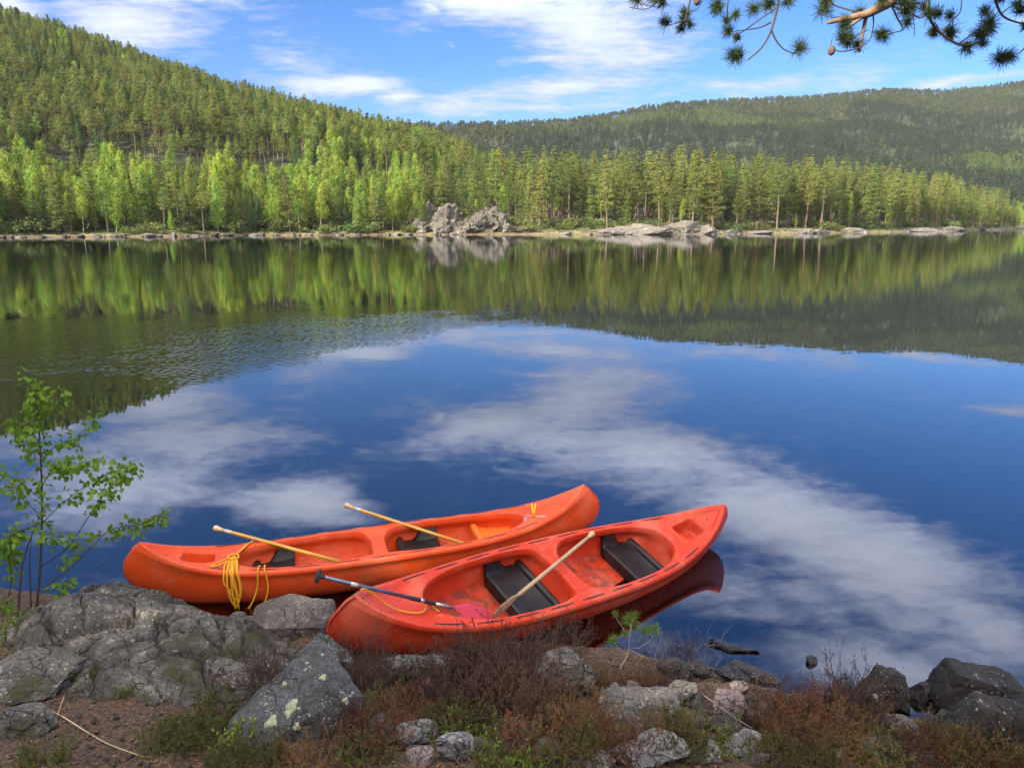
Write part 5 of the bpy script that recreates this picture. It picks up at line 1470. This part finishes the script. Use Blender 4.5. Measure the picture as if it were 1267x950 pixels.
for x, y, dy, s in [(783, 762, 0, 1), (775, 768, 0, .9), (755, 784, -.12, 1.1), (763, 767, .1, .6), (773, 784, 0, .7), (786, 785, .1, .8), (800, 790, .12, 1.), (808, 792, .16, 1), (816, 792, .16, 1.1), (788, 776, .05, .6)]: TC.append((pxw(x, y, D2_, dy) - so, s))
def tuft(C, rng, n, L, Wd, up=(0, 0, .5), spread=1.0):
    D = unit(rng.normal(size=(n, 3)) * spread + np.array(up)); B = C + rng.normal(size=(n, 3)) * L * .12
    S = unit(np.cross(D, rng.normal(size=(n, 3)))); l = L * rng.uniform(.7, 1.1, (n, 1))
    V = np.stack([B - S * Wd / 2, B + S * Wd / 2, B + D * l + S * Wd * .2, B + D * l - S * Wd * .2], 1).reshape(-1, 3)
    return V, np.arange(4 * n).reshape(n, 4)
nb_ = MB()
for c, s in TC: nb_.add(*tuft(c, rsp, 110, .068 * s, .0032))
sb.build('stem', M['grey_twig'], sd); nb_.build('needles', M['needle'], sd, smooth=False)

# ------------------------------------------------------------ pine boughs overhead, on a tree that stands right of the picture
M['bough'] = simple('pine_bough_bark', (.22, .135, .08), .85, scale=12, col2=(.12, .075, .05), bump=.6, bscale=40, bdist=.006)
M['bough_twig'] = simple('pine_twig_bark', (.055, .038, .03), .85, scale=14)
M['bough_needle'] = foliage('bough_needles', (.042, .066, .022), (.024, .040, .016), .2, hue=0, val=0, scale=4)
M['cone'] = simple('pine_cone', (.10, .065, .06), .8, scale=60, bump=.8, bscale=90, bdist=.01)
BD = 4.7
cp = lambda x, y, dy=0: pxw(770 + x / 2.549, y / 2.549, BD, dy)
tp = tag(empty('pine_tree', (5.6, 4.3, float(bank_z(5.6, 4.3)) - .1)), 'pine whose needle boughs hang into the sky at the top right', 'pine tree')
so = np.array(tp.location); tb = MB()
tb.tube(smooth_curve(np.array([(0, 0, -.2), (.05, .02, 2.5), (-.05, .05, 5), (.05, 0, 8), (.1, .1, 12)]), 5), np.linspace(.19, .09, 21), 12); tb.build('trunk', M['bough'], tp)
lb_ = MB(); tw = MB(); nb_ = MB(); rp = np.random.default_rng(3)
limb = np.array([np.array([5.55, 4.35, 7.2]), np.array([4.6, 4.5, 6.7]), np.array([3.4, 4.75, 6.1]), cp(905, -50), cp(850, 0), cp(800, 30), cp(768, 46), cp(700, 60), cp(648, 73)]) - so
lb_.tube(smooth_curve(limb, 6), np.linspace(.062, .011, 49) ** 1.0, 8)
for pts, r in [([cp(770, 46), cp(772, 90, .05), cp(765, 156, .08)], .013), ([cp(762, 52), cp(735, 70), cp(708, 90)], .012)]: lb_.tube(smooth_curve(np.array(pts) - so, 5), np.linspace(r, r * .6, 11), 7)
limb2 = np.array([np.array([5.55, 4.35, 8.2]), np.array([4.2, 4.6, 7.3]), np.array([2.8, 4.8, 6.55]), cp(500, -190, .1), cp(300, -130, .1), cp(120, -80, .1), cp(0, -60, .05)]) - so
lb_.tube(smooth_curve(limb2, 6), np.linspace(.055, .012, 37), 8)
lb_.build('bough', M['bough'], tp)
TW = [([(500, -60), (490, 20), (470, 95), (440, 150), (395, 190)], .009, 0), ([(470, 95), (490, 130), (520, 155), (560, 165)], .006, .05), ([(468, 72), (425, 92), (350, 105)], .006, -.05), ([(488, 25), (435, 60), (380, 98), (345, 95)], .005, .1), ([(340, -60), (338, 30), (345, 60)], .005, .1), ([(520, -30), (545, 5), (500, 20)], .004, 0),
      ([(230, -70), (215, 10), (205, 55), (206, 80)], .006, .1), ([(205, 60), (175, 70), (145, 76)], .004, .05), ([(206, 40), (235, 30), (260, -10)], .004, 0), ([(120, -60), (110, 0), (80, 20), (30, 10)], .005, .1), ([(320, -50), (310, 10), (295, 25)], .005, .1), ([(20, -50), (50, 0), (130, 10)], .004, .1),
      ([(765, 140), (735, 155), (690, 163), (660, 150), (662, 120)], .005, 0), ([(768, 46), (720, 30), (670, 10), (650, -20)], .006, .05), ([(745, 55), (700, 50), (660, 45), (645, 25)], .004, .1), ([(850, 20), (870, 55), (890, 90), (860, 100), (820, 110)], .006, .05), ([(850, 20), (915, 40), (955, 50), (985, 25), (995, -20)], .006, .1),
      ([(960, -20), (970, 60), (1010, 110), (1060, 140), (1110, 140), (1150, 110)], .009, 0), ([(1010, 110), (1050, 60), (1085, 30), (1100, -20)], .006, .1), ([(1060, 140), (1090, 120), (1130, 90), (1160, 80)], .005, .05), ([(1130, 85), (1150, 50), (1155, 20)], .004, .1), ([(1170, -20), (1195, 45), (1240, 70), (1300, 80)], .008, 0), ([(1195, 45), (1230, 20), (1270, 10)], .004, .05),
      ([(1290, 120), (1262, 160), (1235, 175)], .005, 0), ([(915, 40), (935, 90), (945, 105)], .003, .1), ([(775, 95), (740, 110), (715, 122)], .004, .05), ([(790, 35), (800, 70), (800, 110), (790, 130)], .005, .1), ([(820, 20), (900, 5), (960, 5)], .005, .05), ([(700, 60), (690, 80), (690, 75)], .003, 0), ([(985, 70), (1005, 90), (1000, 85)], .003, .05)]
for pts, r, dy in TW:
    c = smooth_curve(np.array([cp(x, y, dy * i / (len(pts) - 1)) for i, (x, y) in enumerate(pts)]) - so, 6); tw.tube(c, np.linspace(r, r * .5, len(c)), 6)
TF = [(40, 8, 1), (90, 6, 1), (125, 10, .9), (150, 62, 1), (208, 48, .9), (203, 75, .8), (230, 62, .7), (218, 22, .9), (300, 18, 1.1), (320, 12, 1), (350, 50, .9), (330, 62, .7), (348, 90, 1), (366, 122, .7), (362, 172, 1.45), (385, 165, 1), (564, 148, 1.25), (440, 8, 1.1), (475, 5, 1.2), (510, 12, 1), (655, 15, 1.25), (640, 2, 1), (768, 26, .9),
      (730, 72, 1.2), (705, 70, 1), (720, 118, 1.2), (745, 120, .9), (690, 122, .9), (780, 128, .9), (800, 10, 1), (850, 95, 1.1), (830, 100, .9), (870, 85, .9), (900, 30, 1.1), (880, 12, 1.1), (925, 8, 1.1), (950, 52, 1.1), (975, 55, .9), (1005, 82, .8), (1010, 92, .8), (1050, 45, .9), (1062, 85, 1.2), (1050, 100, .8), (1100, 125, 1.2), (1120, 132, 1.2), (1100, 152, .8), (1140, 82, 1.2), (1165, 85, 1), (1150, 35, .9), (1235, 172, 1.5), (1255, 160, 1.1), (1265, 85, .7), (1255, 10, 1), (1270, 30, .8), (985, 10, .9), (1180, 5, .8)]
for x, y, s in TF:
    c = cp(x, y, rp.uniform(-.12, .16)) - so
    nb_.add(*tuft(c, rp, int(185 * s), .064 * min(s, 1.25), .0034, up=(rp.uniform(-.9, .6), rp.uniform(-.3, .3), rp.uniform(-.5, .3)), spread=.8))
cn = rock_mb(3, (.045, .045, .062), 0, .12, 3, 9); cn.build('cone', M['cone'], tp, loc=tuple(cp(660, 160) - so))
cn.build('cone', M['cone'], tp, loc=tuple(cp(236, 3) - so))
tw.build('twigs', M['bough_twig'], tp); nb_.build('needles', M['bough_needle'], tp, smooth=False)

# ------------------------------------------------------------ the wood behind the photographer, which keeps the bank in shade
rb = random.Random(4); kk = 0; used = []
sdir = (math.sin(SUN_AZ), math.cos(SUN_AZ))
for tries in range(4000):
    s = rb.uniform(19, 42); l = rb.uniform(-11, 11)
    x = sdir[0] * s + sdir[1] * l * -1 + .5; y = 7 + sdir[1] * s + sdir[0] * l
    if y > -2.5 or x * x + y * y < 45 or any((x - a) ** 2 + (y - b_) ** 2 < 9 for a, b_ in used): continue
    used.append((x, y)); kk += 1
    kind = rb.choice(['spruce_tree', 'spruce_tree', 'pine_tree', 'birch_tree']); v = rb.randrange(len(KINDS[kind]['var']))
    tm, cm, jm = KINDS[kind]['var'][v]
    o = empty(kind, (x, y, float(bank_z(x, y)) - .1), (0, 0, rb.uniform(0, 6)), rb.uniform(.50, .66)); link_mesh('trunk', tm, o); link_mesh('crown', cm, o)
    tag(o, {'spruce_tree': 'spruce', 'pine_tree': 'pine', 'birch_tree': 'birch'}[kind] + ' of the wood behind the photographer, outside the picture', kind.replace('_', ' '), 'trees behind the photographer')
    if kk >= 44: break

# ------------------------------------------------------------ the air over the lake
hm = bpy.data.materials.new('haze_air'); hm.use_nodes = True; ht = NT(hm.node_tree); ht.n.clear()
ho = ht.add('ShaderNodeOutputMaterial'); hv = ht.add('ShaderNodeVolumePrincipled')
hv.inputs['Color'].default_value = (.72, .82, 1, 1); hv.inputs['Density'].default_value = .000028; hv.inputs['Anisotropy'].default_value = 0.0
ht.l.new(hv.outputs[0], ho.inputs['Volume'])
hb_ = MB(); x0, x1, y0, y1, z0, z1 = -3300, 3300, -90, 3300, -11, 480
hb_.add([(x0, y0, z0), (x1, y0, z0), (x1, y1, z0), (x0, y1, z0), (x0, y0, z1), (x1, y0, z1), (x1, y1, z1), (x0, y1, z1)],
        [(0, 3, 2, 1), (4, 5, 6, 7), (0, 1, 5, 4), (1, 2, 6, 5), (2, 3, 7, 6), (3, 0, 4, 7)])
tag(hb_.build('haze', hm, smooth=False), 'thin summer haze over the lake and hills', 'haze', kind='stuff')
